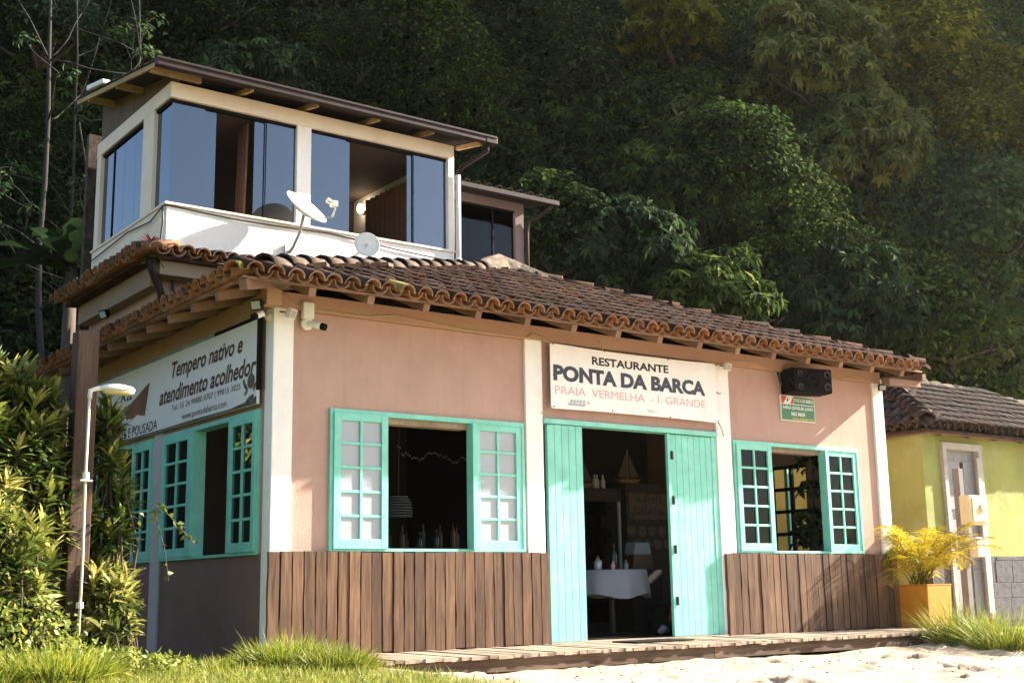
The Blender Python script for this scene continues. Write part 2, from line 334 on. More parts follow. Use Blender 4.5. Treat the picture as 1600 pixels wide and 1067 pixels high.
def build_ground():
    def axis(a, b, step, far):
        core = np.arange(a, b+step/2, step); out = []; s = step; p = b
        while p < far: s *= 1.35; p += s; out.append(p)
        lo = []; s = step; p = a
        while p > -far: s *= 1.35; p -= s; lo.append(p)
        return np.concatenate([np.array(lo[::-1]), core, np.array(out)])
    xs = axis(-4, 16, .06, 500); ys = axis(-7, 3, .06, 500)
    X, Y = np.meshgrid(xs, ys); x = X.ravel(); y = Y.ravel()
    z = ground_z(x, y)
    core = sstep(-9, -6, y)*(1-sstep(8, 14, y))*sstep(-10, -4, x)*(1-sstep(16, 22, x))
    sandy = sstep(.2, 1.4, x)
    z += core*(.05*vnoise(x, y, .6, 1)+.04*vnoise(x, y, 1.9, 2)*(.4+.6*sandy)+.024*vnoise(x, y, 5.3, 3)*sandy+.010*vnoise(x, y, 13, 4)*sandy)
    # footprints trodden into the loose sand
    r = np.random.default_rng(5)
    for k in range(300):
        fx, fy = r.uniform(.8, 15), r.uniform(-6.5, -1.45); a = r.uniform(0, 3.14); l, wd = r.uniform(.10, .17), r.uniform(.05, .08); d = r.uniform(.02, .07)
        m = (abs(x-fx) < .5) & (abs(y-fy) < .5); dx = x[m]-fx; dy = y[m]-fy
        u = dx*math.cos(a)+dy*math.sin(a); v = -dx*math.sin(a)+dy*math.cos(a); q = (u/l)**2+(v/wd)**2
        z[m] += -d*np.exp(-q)+d*.45*np.exp(-(np.sqrt(q)-1.7)**2*3)
    z = np.where(y > .12, np.minimum(z, -.06-.0*x), z)
    z -= .05*((x > -.0) & (x < 9.3) & (y > -1.15) & (y < 6))
    n = len(xs); k = len(ys); i = np.arange((n-1)*(k-1)); a = (i//(n-1))*n+i % (n-1)
    q = np.stack([a, a+1, a+1+n, a+n], 1)
    me = bpy.data.meshes.new('ground'); me.vertices.add(len(x)); me.vertices.foreach_set('co', np.stack([x, y, z], 1).astype(np.float32).ravel())
    me.loops.add(q.size); me.loops.foreach_set('vertex_index', q.ravel().astype(np.int32)); me.polygons.add(len(q)); me.polygons.foreach_set('loop_start', (np.arange(len(q))*4).astype(np.int32))
    me.polygons.foreach_set('use_smooth', np.ones(len(q), bool))
    at = me.attributes.new('turf', 'FLOAT', 'POINT')
    turf = (1-sstep(-.2, .9, x+.5*vnoise(x, y, 1.2, 8)+.35*vnoise(x, y, 4., 9)))
    turf = np.maximum(turf, sstep(7.5, 10, y)); at.data.foreach_set('value', turf.astype(np.float32))
    me.update(); me.validate(); me.materials.append(M_['sand'])
    o = bpy.data.objects.new('sand', me); COL.objects.link(o); tag(o, kind='structure')
build_ground()
# ------------------------------------------------------------------ hillside terrain
C0 = (-5.22, -10.94)
def hill_foot(az): return np.interp(az, [-30,13,45,52,60,75,80,84,86,90], [24,24,25.5,28.5,33,38,42,50,60,72])
CAP = 70.  # set high so the unseen right-hand spur, shaped for this, shades the forest
def hill_z(az, R):
    h = 2.0*np.clip(R-hill_foot(az), 0, None)
    h = np.where(h > CAP*.8, CAP*.8+(CAP*.35)*(1-np.exp(-(h-CAP*.8)/(CAP*.35))), h)
    low = 10.5*(1-np.exp(-np.clip(R-hill_foot(az), 0, None)/5.))
    k = sstep(-2, 9, az)
    return (h*k+low*(1-k))*(1-sstep(84.5, 88, az))-.25
def build_hill():
    az = np.linspace(-70, 90, 201); R = np.concatenate([np.linspace(21, 60, 60), np.linspace(62, 160, 30)])
    A, RR = np.meshgrid(az, R); a = A.ravel(); r = RR.ravel()
    z = hill_z(a, r); x = C0[0]+np.sin(np.radians(a))*r; y = C0[1]+np.cos(np.radians(a))*r
    up = sstep(0, 3, z); z = z+up*(1.6*vnoise(x, y+z*.5, .35, 21)+.7*vnoise(x, y+z*.5, .9, 22))
    n = len(az); q = [(j*n+i, j*n+i+1, (j+1)*n+i+1, (j+1)*n+i) for j in range(len(R)-1) for i in range(n-1)]
    m = MB(); m.v = list(zip(x.tolist(), y.tolist(), z.tolist())); m.f = [t[::-1] for t in q]
    o = m.build('hill', 'hill_earth', smooth=True); tag(o, kind='structure')
    me = o.data; me.materials.append(M_['hill_far'])
    for p in me.polygons:
        c = p.center
        if math.hypot(c.x-C0[0], c.y-C0[1]) > 48: p.material_index = 1
build_hill()

# ------------------------------------------------------------------ restaurant
R = empty('restaurant_building', (0, 0, 0), 'pink and white restaurant with teal windows, tiled roof and glazed upper storey', 'building')
def part(name, m, mt, **k): return m.build(name, mt, R, **k)
# front wall with openings, left and right walls, back
T = .20
fw = MB()
for x0, x1, z0, z1 in [(.19,.63,0,3.28),(.63,2.99,2.345,3.28),(.63,2.99,0,.955),(2.99,3.05,0,3.28),(3.24,5.95,2.415,3.28),(6.19,6.24,0,3.28),(6.24,8.62,2.345,3.28),(6.24,8.62,0,.955),(8.62,9.06,0,3.28)]:
    fw.box(x0, x1, 0, T, z0, z1)
part('wall', fw, 'pink_wall')
lw = MB()
for y0, y1, z0, z1 in [(.14,.20,.945,3.28),(.20,2.70,2.33,3.28),(2.70,2.93,.945,3.28),(2.93,5.25,2.33,3.28),(5.25,5.7,.945,3.28)]:
    lw.box(.0, T, y0, y1, z0, z1)
part('wall', lw, 'pink_wall')
part('lower_wall', MB().box(-.004, T, .157, 5.7, -.25, .944), 'wall_in_shade')  # lower left wall, with its shade put into the colour
rw = MB()
for y0, y1, z0, z1 in [(.16,1.2,0,3.3),(1.2,2.36,0,.95),(1.2,2.36,2.3,3.3),(2.36,5.7,0,3.3)]: rw.box(9.04, 9.24, y0, y1, z0, z1)
part('wall', rw, 'pink_wall')
part('wall', MB().box(0, 9.24, 5.7, 5.9, 0, 3.4), 'pink_wall')
# room inside
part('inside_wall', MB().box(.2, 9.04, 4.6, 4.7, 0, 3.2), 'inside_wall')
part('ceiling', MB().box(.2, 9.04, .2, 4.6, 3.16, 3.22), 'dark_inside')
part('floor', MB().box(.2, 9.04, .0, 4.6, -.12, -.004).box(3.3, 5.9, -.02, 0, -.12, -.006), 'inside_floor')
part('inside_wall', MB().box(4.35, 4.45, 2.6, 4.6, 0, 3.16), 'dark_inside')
# white pillars
part('pillar', MB().box(0, .215, -.03, .155, -.25, 3.30), 'pillar_white', bevel=.008)
part('pillar', MB().box(.02, .19, -.035, .1, 3.30, 3.43), 'pillar_white', bevel=.008)
part('pillar', MB().box(3.02, 3.255, -.035, T+.02, -.25, 3.33), 'pillar_white', bevel=.008)
part('pillar', MB().box(5.945, 6.20, -.035, T+.02, -.25, 3.28), 'pillar_white', bevel=.008)
part('pillar', MB().box(9.03, 9.245, -.035, .19, -.25, 3.36), 'pillar_white', bevel=.008)
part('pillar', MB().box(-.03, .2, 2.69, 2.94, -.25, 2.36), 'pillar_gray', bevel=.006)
# tie beams along the wall heads
part('beam', MB().box(-.02, 9.2, -.045, .17, 3.285, 3.45), 'pink_beam', bevel=.006)
part('beam', MB().box(-.045, .17, .175, 5.7, 3.20, 3.45), 'pink_beam', bevel=.006)
part('corner_block', MB().box(-.16, .0, -.20, -.05, 3.27, 3.44), 'pink_beam', bevel=.006)

# front boards below the windows
def board_run(x0, x1, n, seed):
    r = random.Random(seed); w = (x1-x0)/n; x = x0
    for k in range(n):
        a = x0+k*w+r.uniform(.003, .009); b = x0+(k+1)*w-r.uniform(.003, .009); top = .955+r.uniform(-.006, .008); bot = -.005+r.uniform(-.012, .012); y0 = -.075+r.uniform(-.008, .006)
        m = MB(); seg = 6; vs = []
        wob = [r.uniform(-.004, .004) for _ in range(seg+1)]; wob2 = [r.uniform(-.004, .004) for _ in range(seg+1)]
        if r.random() < .2: k2 = r.randrange(1, seg); wob[k2] += .008; wob2[k2] -= .006
        for i in range(seg+1):
            z = bot+(top-bot)*i/seg
            vs += [(a+wob[i], y0, z), (b+wob2[i], y0, z), (b+wob2[i], -.04, z), (a+wob[i], -.04, z)]
        fs = [(0,3,2,1), tuple(seg*4+i for i in range(4))]
        for i in range(seg):
            for q in range(4): fs.append((i*4+q, i*4+(q+1) % 4, i*4+4+(q+1) % 4, i*4+4+q))
        m.add(vs, fs); part('cladding_board', m, 'slat_wood')
board_run(-.03, 3.27, 27, 3); board_run(5.97, 9.24, 28, 4)
part('batten', MB().box(.2, 3.02, -.04, 0, .15, .2).box(.2, 3.02, -.04, 0, .75, .8).box(6.2, 9.04, -.04, 0, .15, .2).box(6.2, 9.04, -.04, 0, .75, .8), 'post_wood')

# windows ------------------------------------------------------
def fmap(pos): return lambda a, d, z: (a, pos+d, z)
def lmap(pos): return lambda a, d, z: (pos+d, a, z)
def rect(m, M, a0, a1, d0, d1, z0, z1):
    p = [M(a0,d0,z0), M(a1,d0,z0), M(a1,d1,z0), M(a0,d1,z0), M(a0,d0,z1), M(a1,d0,z1), M(a1,d1,z1), M(a0,d1,z1)]
    m.hexa(p)
def sash(M, a0, a1, z0, z1, th, glass, cols=2, rows=5, st=.075, mu=.028, bot=.095, parent=R):
    m = MB(); iz0, iz1, ia0, ia1 = z0+bot, z1-st, a0+st, a1-st
    rect(m, M, a0, ia0, 0, th, z0, z1); rect(m, M, ia1, a1, 0, th, z0, z1)
    rect(m, M, ia0, ia1, .001, th-.001, z0, iz0); rect(m, M, ia0, ia1, .001, th-.001, iz1, z1)
    pw = (ia1-ia0-(cols-1)*mu)/cols; ph = (iz1-iz0-(rows-1)*mu)/rows
    for c in range(1, cols):
        a = ia0+c*pw+(c-1)*mu; rect(m, M, a, a+mu, .005, th-.006, iz0, iz1)
    for r_ in range(1, rows):
        z = iz0+r_*ph+(r_-1)*mu; rect(m, M, ia0, ia1, .008, th-.009, z, z+mu)
    s = m.build('window_sash', 'teal', parent, bevel=.004)
    for c in range(cols):
        for r_ in range(rows):
            a = ia0+c*(pw+mu); z = iz0+r_*(ph+mu); g = MB(); rect(g, M, a-.002, a+pw+.002, th*.55, th*.55+.004, z-.002, z+ph+.002)
            g.build('pane', glass, s)
    return s
def frame(M, a0, a1, z0, z1, d0=-.03, d1=.12, w=.035, head=.05, sill=.03, name='window_frame', mt='teal'):
    m = MB(); rect(m, M, a0, a0+w, d0, d1, z0, z1); rect(m, M, a1-w, a1, d0, d1, z0, z1)
    rect(m, M, a0+w, a1-w, d0-.004, d1, z1-head, z1); rect(m, M, a0+w, a1-w, d0-.004, d1, z0, z0+sill)
    return m.build(name, mt, R, bevel=.004)
f0 = fmap(0.)
frame(f0, .625, 2.995, .96, 2.35)
sash(fmap(-.05), .66, 1.27, .985, 2.31, .045, 'glass_frost')
sash(fmap(-.02), 2.34, 2.965, .985, 2.31, .045, 'glass_frost')
w1 = MB(); rect(w1, f0, 2.285, 2.34, -.075, .05, .985, 2.30); part('window_post', w1, 'teal', bevel=.004)
frame(f0, 6.235, 8.63, .96, 2.35)
sash(fmap(-.05), 6.27, 6.90, .985, 2.31, .045, 'glass_clear')
sash(fmap(-.02), 7.96, 8.60, .985, 2.31, .045, 'glass_clear')
w1 = MB(); rect(w1, f0, 7.905, 7.96, -.075, .05, .985, 2.30); part('window_post', w1, 'teal', bevel=.004)
part('window_lintel', MB().box(1.28, 2.28, .03, .17, 2.24, 2.298), 'deck_wood'); part('window_lintel', MB().box(6.91, 7.9, .03, .17, 2.24, 2.298), 'deck_wood')
l0 = lmap(0.)
frame(l0, .20, 2.69, .935, 2.325)
sash(lmap(-.05), .225, .86, .965, 2.28, .045, 'glass_clear')
sash(lmap(-.04), 1.86, 2.655, .965, 2.28, .045, 'glass_clear')
w1 = MB(); rect(w1, l0, 1.76, 1.86, -.055, .1, .965, 2.275); part('window_post', w1, 'teal', bevel=.004)
frame(l0, 2.945, 5.25, .935, 2.325)
sash(lmap(-.04), 2.985, 3.62, .965, 2.28, .045, 'glass_clear')
sash(lmap(-.04), 4.55, 5.215, .965, 2.28, .045, 'glass_clear')
# grid window of the right-hand wall, seen through the room
gw = MB()
for k in range(4): gw.box(9.1, 9.15, 1.2+k*.37, 1.25+k*.37, .95, 2.3)
for k in range(5): gw.box(9.105, 9.145, 1.2, 2.36, .95+k*.325, 1.0+k*.325)
part('window_grid', gw, 'black')
part('window_grid', MB().box(9.155, 9.19, 1.70, 1.76, .95, 2.3), 'teal')

# door ---------------------------------------------------------
part('door_frame', MB().box(3.257, 5.94, -.06, .1, 2.365, 2.42).box(5.86, 5.943, -.02, .14, 0, 2.364), 'teal', bevel=.004)
def leaf(a0, a1, n, y, th, name='door_leaf'):
    base = part(name, MB().box(a0+.004, a1-.004, y+.012, y+th, .012, 2.355), 'teal')
    w = (a1-a0)/n
    for k in range(n):
        MB().box(a0+k*w+.0022, a0+(k+1)*w-.0022, y, y+.012, .01, 2.357).build('door_board', 'teal', base, bevel=.003)
    return base
leaf(3.30, 3.80, 5, -.045, .05)
lf = leaf(5.17, 5.862, 7, -.012, .045)
lf2 = part('door_leaf', MB().box(5.088, 5.135, -.062, -.018, .012, 2.355), 'teal', bevel=.004)
for z in (2.05, 1.52, .95, .36):
    MB().box(5.128, 5.176, -.066, -.058, z, z+.10).tube([(5.152, -.068, z), (5.152, -.068, z+.10)], .01, 8).build('hinge', 'iron', lf2)
part('door_sill', MB().box(3.27, 5.94, -.09, .16, -.03, .006), 'deck_wood', bevel=.004)

# ------------------------------------------------------------------ clay tiles
def tile_mesh(name, r0, r1, L, th, mt, n=6, arc=180., flip=False, inner='tile_eave', rim='tile_rim'):
    vs = []; a0 = math.radians(90-arc/2)
    for end, (r, y) in enumerate(((r0, 0), (r1, L))):
        for rr in (r, r-th):
            for k in range(n+1):
                t = a0+math.radians(arc)*k/n; vs.append((rr*math.cos(t), y, (rr*math.sin(t)) if not flip else r0-rr*math.sin(t)))
    n1 = n+1; fs = []
    for k in range(n):
        fs.append((k, k+1, 2*n1+k+1, 2*n1+k)); fs.append((n1+k+1, n1+k, 3*n1+k, 3*n1+k+1))
        fs.append((k+1, k, n1+k, n1+k+1)); fs.append((2*n1+k, 2*n1+k+1, 3*n1+k+1, 3*n1+k))
    fs.append((0, 2*n1, 3*n1, n1)); fs.append((n, n1+n, 3*n1+n, 2*n1+n))
    if flip: fs = [f[::-1] for f in fs]
    me = bpy.data.meshes.new(name); me.from_pydata(vs, [], fs); me.materials.append(M_[mt]); me.materials.append(M_[inner]); me.materials.append(M_[rim])
    me.polygons.foreach_set('material_index', [0 if i >= 4*n else (0, 1, 2, 2)[i % 4] for i in range(len(fs))])
    sm = [i % 4 in (0, 1) and i < 4*n for i in range(len(fs))]; me.polygons.foreach_set('use_smooth', sm)
    return me
SP = .2
ME_COVER = tile_mesh('cover_tile', .088, .074, .46, .014, 'tile'); ME_COVER_E = tile_mesh('eave_tile', .090, .074, .46, .016, 'tile'); ME_MOSS = tile_mesh('moss_tile', .092, .078, .46, .016, 'tile_moss')
ME_CHAN = tile_mesh('channel_tile', .086, .078, .46, .014, 'tile', flip=True); ME_CHAN_E = tile_mesh('channel_eave', .088, .078, .46, .015, 'tile_eave', flip=True)
ME_HIP = tile_mesh('hip_tile', .135, .105, .46, .022, 'hip_tan', inner='lichen', rim='lichen'); ME_OLD = tile_mesh('old_tile', .088, .074, .46, .014, 'tile_old', inner='tile_old', rim='tile_old'); ME_SMALL = tile_mesh('small_tile', .05, .045, .46, .01, 'tile_old', inner='tile_old', rim='tile_old', n=4); ME_OLDHIP = tile_mesh('old_hip', .15, .11, .46, .02, 'tile_old', inner='lichen', rim='tile_old')
def joined(name, items, mt, parent, kind='stuff'):
    """many alike pieces that are too hidden to pick apart, as one part"""
    vs, fs = [], []
    for me, M in items:
        b = len(vs); vs += [tuple(M @ v.co) for v in me.vertices]; fs += [tuple(i+b for i in p.vertices) for p in me.polygons]
    m = MB(); m.v = vs; m.f = fs; o = m.build(name, mt, parent, smooth=False); o['kind'] = kind; return o
def tile_field(parent, O, U, V, vmax, width, single_rows=99, chan_rows=1, eave=ME_COVER_E, cover=ME_COVER, chan=ME_CHAN, chan_e=ME_CHAN_E, sp=SP, expo=.37, seed=1, mt='tile', first=0.):
    r = random.Random(seed); O, U, V = Vector(O), Vector(U).normalized(), Vector(V).normalized(); Nn = U.cross(V)
    rest = []; cnt = 0; n = int(width/sp)
    def M(u, v, h, tilt, jit=1.):
        a = r.gauss(0, .018)*jit; b = tilt+r.gauss(0, .006)
        U2 = (U*math.cos(a)+V*math.sin(a)); V2 = (V*math.cos(a)-U*math.sin(a)); V3 = V2*math.cos(b)+Nn*math.sin(b); N3 = U2.cross(V3)
        return basis(O+U*(u+r.gauss(0, .006)*jit)+V*v+Nn*(h+r.gauss(0, .003)), U2, V3, N3)
    for i in range(n):
        u = (i+.5)*sp+first; vm = vmax(u); j = 0
        while j*expo < vm-.12 or (j == 0 and vm > .02):
            v = j*expo-.06+r.gauss(0, .012)
            m4 = M(u, v, .062+.012*j*0, -.028)
            me = eave if j == 0 else cover
            if j == 0 and r.random() < .06: me = ME_MOSS if eave is ME_COVER_E else eave
            if j < single_rows: obj_from('roof_tile', me, parent, m4); cnt += 1
            else: rest.append((me, m4))
            if u+sp/2 < width:
                m5 = M(u+sp/2, v+.03, .0, -.02)
                if j < chan_rows: obj_from('channel_tile', chan_e if j == 0 else chan, parent, m5)
                else: rest.append((chan, m5))
            j += 1
    if rest: joined('tile_course', rest, mt, parent)
    return cnt
EV = 3.385; AP = Vector((4.95, 3.0, 4.90)); sf = math.hypot(3.66, AP.z-EV); sl_ = math.hypot(5.59, AP.z-EV); sr_ = math.hypot(4.5, AP.z-EV)
def slab(m, pts, th=.04):
    n = len(pts); m.add([p for p in pts]+[(p[0], p[1], p[2]-th) for p in pts], [tuple(range(n)), tuple(reversed(range(n, 2*n)))]+[(i, i+n, (i+1) % n+n, (i+1) % n) for i in range(n)])
tf = (AP.z-EV)/3.66; tl = (AP.z-EV)/5.59; tr = (AP.z-EV)/4.5
zf = lambda y: EV+(y+.66)*tf-.035
zl = lambda x: EV+(x+.64)*tl-.035
zr = lambda x: EV+(9.45-x)*tr-.035
rm = MB()
slab(rm, [(.46,.05,zf(.05)), (8.58,.05,zf(.05)), (4.95,3,zf(3))])
slab(rm, [(.06,-.02,zl(.06)), (.46,.05,zl(.46)), (4.95,3,zl(4.95)), (4.95,5.5,zl(4.95)), (.06,5.5,zl(.06))])
slab(rm, [(8.58,.05,zr(8.58)), (9.22,0,zr(9.22)), (9.22,5.7,zr(9.22)), (4.95,5.5,zr(4.95)), (4.95,3,zr(4.95))])
ROOF = part('roof', rm, 'tile')
c1 = tile_field(ROOF, (-.62,-.66,EV), (1,0,0), (0,3.66,AP.z-EV), lambda u: sf*min(u/5.57, (10.07-u)/4.5), 9.9, seed=2)
c2 = tile_field(ROOF, (-.64,5.9,EV), (0,-1,0), (5.59,0,AP.z-EV), lambda u: (.66*sl_/5.59 if u < 2.9 else sl_*min(1, (6.56-u)/3.66)), 6.52, single_rows=1, seed=3)
tile_field(ROOF, (9.45,-.66,EV), (0,1,0), (-4.5,0,AP.z-EV), lambda u: sr_*min(1, u/3.66), 6.2, single_rows=0, chan_rows=0, seed=4)
def hip_run(parent, a, b, me, step, mort_r, seed, lift=.07, name='hip_tile', skip=0):
    r = random.Random(seed); a, b = Vector(a), Vector(b); d = (b-a); L = d.length; d.normalize(); u = d.cross(Vector((0,0,1))).normalized(); nrm = u.cross(d); k = skip
    while k*step < L-.2:
        t = math.radians(-3.5+r.gauss(0, 1.2)); V3 = d*math.cos(t)+nrm*math.sin(t); N3 = u.cross(V3)
        obj_from(name, me, parent, basis(a+d*(k*step+r.gauss(0, .015))+nrm*(lift+.015), u, V3, N3)); k += 1
    pts = []; rs = []; n = int(L/.09); s0 = .30
    for i in range(n+1):
        p = a+d*(s0+(L-s0)*i/n)+nrm*(lift-.055+r.gauss(0, .012))+u*r.gauss(0, .015); pts.append(p); rs.append(mort_r*(1+r.gauss(0, .10))*min(1, .45+i*.2))
    m = MB(); m.tube(pts, rs, 12); m.v = [(x+r.gauss(0, .008), y+r.gauss(0, .008), z+r.gauss(0, .008)) for x, y, z in m.v]; m.build('mortar', 'mortar', parent)
hip_run(ROOF, (-.60,-.64,EV+.0), AP, ME_HIP, .37, .125, 5, skip=1)
obj_from('roof_tile', ME_MOSS, ROOF, basis(Vector((-.70,-.60,EV+.055)), Vector((.55,-.83,0)).normalized(), Vector((.83,.55,.16)).normalized(), Vector((.55,-.83,0)).normalized().cross(Vector((.83,.55,.16)).normalized())))
mm = MB(); rq = random.Random(3); mm.tube([(-.38,-.50,EV+.08),(-.22,-.40,EV+.14),(-.02,-.27,EV+.19),(.2,-.12,EV+.22)], [.05,.10,.11,.06], 12); mm.v = [(x+rq.gauss(0,.012), y+rq.gauss(0,.012), z+rq.gauss(0,.012)) for x, y, z in mm.v]; mm.build('mortar', 'mortar', ROOF)
ME_RHIP = tile_mesh('ridge_hip', .112, .092, .46, .02, 'tile', inner='lichen', rim='tile_rim')
hip_run(ROOF, (9.33,-.62,EV+.0), AP, ME_RHIP, .42, .09, 6)
m = MB(); rr = random.Random(8)
m.tube([AP+Vector((-.75,-.48,-.16)), AP+Vector((-.4,-.24,-.0)), AP+Vector((-.1,-.06,.07)), AP+Vector((.2,-.1,.02)), AP+Vector((.5,-.38,-.14)), AP+Vector((.8,-.62,-.24))], [.12,.17,.20,.19,.16,.1], 9)
m.v = [(x+rr.gauss(0,.014), y+rr.gauss(0,.014), z+rr.gauss(0,.014)) for x, y, z in m.v]; m.build('mortar', 'mortar', ROOF)
# eave boards and rafters
part('eave_board', MB().bar((-.60,-.60,EV+.004), (9.36,-.60,EV+.004), .05, .016), 'rafter_wood')
part('eave_board', MB().bar((-.585,-.58,EV-.004), (-.585,5.8,EV-.004), .05, .016), 'rafter_wood')
part('eave_board', MB().bar((-.60,-.20,zf(-.2)), (9.0,-.20,zf(-.2)), .05, .022), 'rafter_wood')
k = 0
for k in range(15):
    x = .12+.632*k
    part('rafter', MB().bar((x,-.59,EV-.048), (x,.35,EV-.048+.94*tf), .075, .085), 'rafter_wood', bevel=.003)
for k in range(10):
    y = .02+.60*k
    part('rafter', MB().bar((-.57,y,EV-.056), (.3,y,EV-.056+.87*tl), .075, .085), 'rafter_wood', bevel=.003)
part('hip_rafter', MB().bar((-.57,-.57,EV-.06), (.5,.13,EV-.06+1.0*.33), .085, .10), 'rafter_wood', bevel=.003)
part('corner_rafter', MB().bar((9.40,-.62,EV-.07), (9.40,.35,EV-.0), .08, .09), 'rafter_wood', bevel=.003)
part('corner_rafter', MB().bar((8.75,-.50,EV-.17), (9.42,-.50,EV-.15), .08, .09), 'rafter_wood', bevel=.003)

# ------------------------------------------------------------------ rear block and glazed upper storey
YF = 3.0
part('rear_wall', MB().box(.03, 4.12, YF, YF+.15, 3.3, 4.62).box(.03, .18, YF+.15, 5.65, 3.46, 4.62), 'pink_wall')
part('parapet', MB().box(.03, 4.12, YF-.01, YF+.15, 4.62, 5.11).box(3.95, 4.12, YF+.15, 5.6, 3.4, 6.5), 'upper_white', bevel=.006)
part('parapet', MB().box(.02, .18, YF+.15, 5.66, 4.62, 5.11), 'upper_cream', bevel=.006)
part('window_ledge', MB().box(.0, 4.13, YF-.035, YF+.16, 5.11, 5.145).box(0, .18, YF+.16, 5.68, 5.11, 5.143), 'upper_cream', bevel=.006)
part('lintel_beam', MB().box(.03, 4.13, YF-.01, YF+.16, 6.465, 6.66).box(.03, .19, YF+.16, 5.67, 6.465, 6.658), 'upper_cream', bevel=.006)
part('upper_pillar', MB().box(1.725, 1.925, YF+.0, YF+.15, 5.145, 6.465), 'upper_white', bevel=.006)
part('upper_pillar', MB().box(4.03, 4.128, YF-.012, YF+.15, 5.145, 6.465), 'upper_white', bevel=.006)
part('upper_pillar', MB().box(.032, .17, 3.53, 3.90, 5.143, 6.465), 'upper_cream', bevel=.006)
part('upper_pillar', MB().box(.032, .17, 5.50, 5.66, 5.143, 6.465), 'upper_cream', bevel=.006)
part('upper_floor', MB().box(.18, 3.95, YF+.15, 5.6, 4.9, 5.0), 'inside_floor')
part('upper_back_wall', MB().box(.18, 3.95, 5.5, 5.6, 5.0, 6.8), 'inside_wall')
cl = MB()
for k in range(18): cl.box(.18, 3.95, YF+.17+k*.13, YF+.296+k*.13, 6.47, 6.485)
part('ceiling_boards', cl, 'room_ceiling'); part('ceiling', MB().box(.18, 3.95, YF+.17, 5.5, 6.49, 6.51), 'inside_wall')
part('top_track', MB().box(.06, 1.725, YF+.04, YF+.10, 6.425, 6.464).box(1.925, 4.03, YF+.04, YF+.10, 6.425, 6.464).box(.06, .12, YF+.1, 3.53, 6.425, 6.464).box(.06, .12, 3.90, 5.50, 6.425, 6.464), 'black')
def gpane(x0, x1, y=YF+.06): part('glass_panel', MB().box(x0, x1, y, y+.01, 5.147, 6.424), 'glass_dark')
for a, b, d in [(.082,.50,0),(.48,.655,.02),(1.165,1.31,.02),(1.30,1.722,0),(1.928,2.46,0),(2.44,2.525,.02),(3.41,3.50,.02),(3.49,4.028,0)]: gpane(a, b, YF+.055+d)
for a, b in [(3.075,3.528),(3.905,4.28),(4.285,4.68),(4.685,5.06),(5.10,5.497)]: part('glass_panel', MB().box(.085, .095, a, b, 5.147, 6.424), 'glass_dark')
part('mullion', MB().box(.075, .105, 5.062, 5.098, 5.147, 6.424), 'black'); part('mullion', MB().box(1.31, 1.322, YF+.05, YF+.09, 5.147, 6.424).box(3.495, 3.507, YF+.05, YF+.09, 5.147, 6.424), 'black')
# mono-pitch upper roof
zu = lambda y: 6.735+.17*(y-2.65)
um = MB(); um.add([(-.30,2.66,zu(2.66)), (4.55,2.66,zu(2.66)), (4.55,5.62,zu(5.62)), (-.30,5.62,zu(5.62)), (-.30,2.66,zu(2.66)-.03), (4.55,2.66,zu(2.66)-.03), (4.55,5.62,zu(5.62)-.03), (-.30,5.62,zu(5.62)-.03)], [(0,1,2,3),(7,6,5,4),(0,4,5,1),(1,5,6,2),(2,6,7,3),(3,7,4,0)])
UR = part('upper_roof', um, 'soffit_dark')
for k in range(24):
    x = -.26+k*.206; a = Vector((x, 2.63, zu(2.63)+.01)); V = Vector((0, 1, .17)).normalized(); U = Vector((1,0,0))
    for j in range(7):
        obj_from('roof_tile', ME_SMALL, UR, basis(a+V*(j*.39)+Vector((0,0,-.02)), U, Vector((0,1,.13)).normalized(), U.cross(Vector((0,1,.13)).normalized())))
part('gutter', MB().box(-.31, 4.40, 2.56, 2.66, 6.645, 6.735).box(-.32, 4.56, 2.545, 2.562, 6.715, 6.752).box(4.385, 4.575, 2.555, 2.665, 6.64, 6.728), 'gutter', bevel=.012)
part('rake_board', MB().bar((-.285,2.67,zu(2.67)-.06), (-.285,5.6,zu(5.6)-.06), .025, .06), 'eave_yellow')
for y in (2.86, 4.05, 5.15): part('purlin', MB().bar((-.28,y,zu(y)-.075), (.35,y,zu(y)-.075), .06, .08), 'eave_yellow')
for x in (.95, 1.85, 2.75, 3.6, 4.4): part('rafter', MB().bar((x,2.70,zu(2.70)-.075), (x,3.3,zu(3.3)-.075), .05, .06), 'eave_yellow')
gcl = MB(); gcl.add([(.06,3.0,6.66), (.06,5.60,6.66), (.06,5.60,zu(5.60)-.035), (.06,3.0,zu(3.0)-.035), (.14,3.0,6.66), (.14,5.60,6.66), (.14,5.60,zu(5.60)-.035), (.14,3.0,zu(3.0)-.035)], [(0,1,2,3),(7,6,5,4),(0,4,5,1),(2,6,7,3),(0,3,7,4),(1,5,6,2)])
part('gable_cladding', gcl, 'clad_brown')
part('downpipe', MB().tube([(4.44,2.62,6.65),(4.44,2.62,6.54),(4.20,2.90,6.34),(4.16,2.94,6.22)], .035, 10), 'gutter', smooth=True)
part('downpipe', MB().tube([(4.16,2.94,6.22),(4.16,2.945,4.7)], .038, 10), 'upper_white', smooth=True)
part('pipe_collar', MB().tube([(4.16,2.945,5.02),(4.16,2.945,4.97)], .05, 10), 'upper_white')
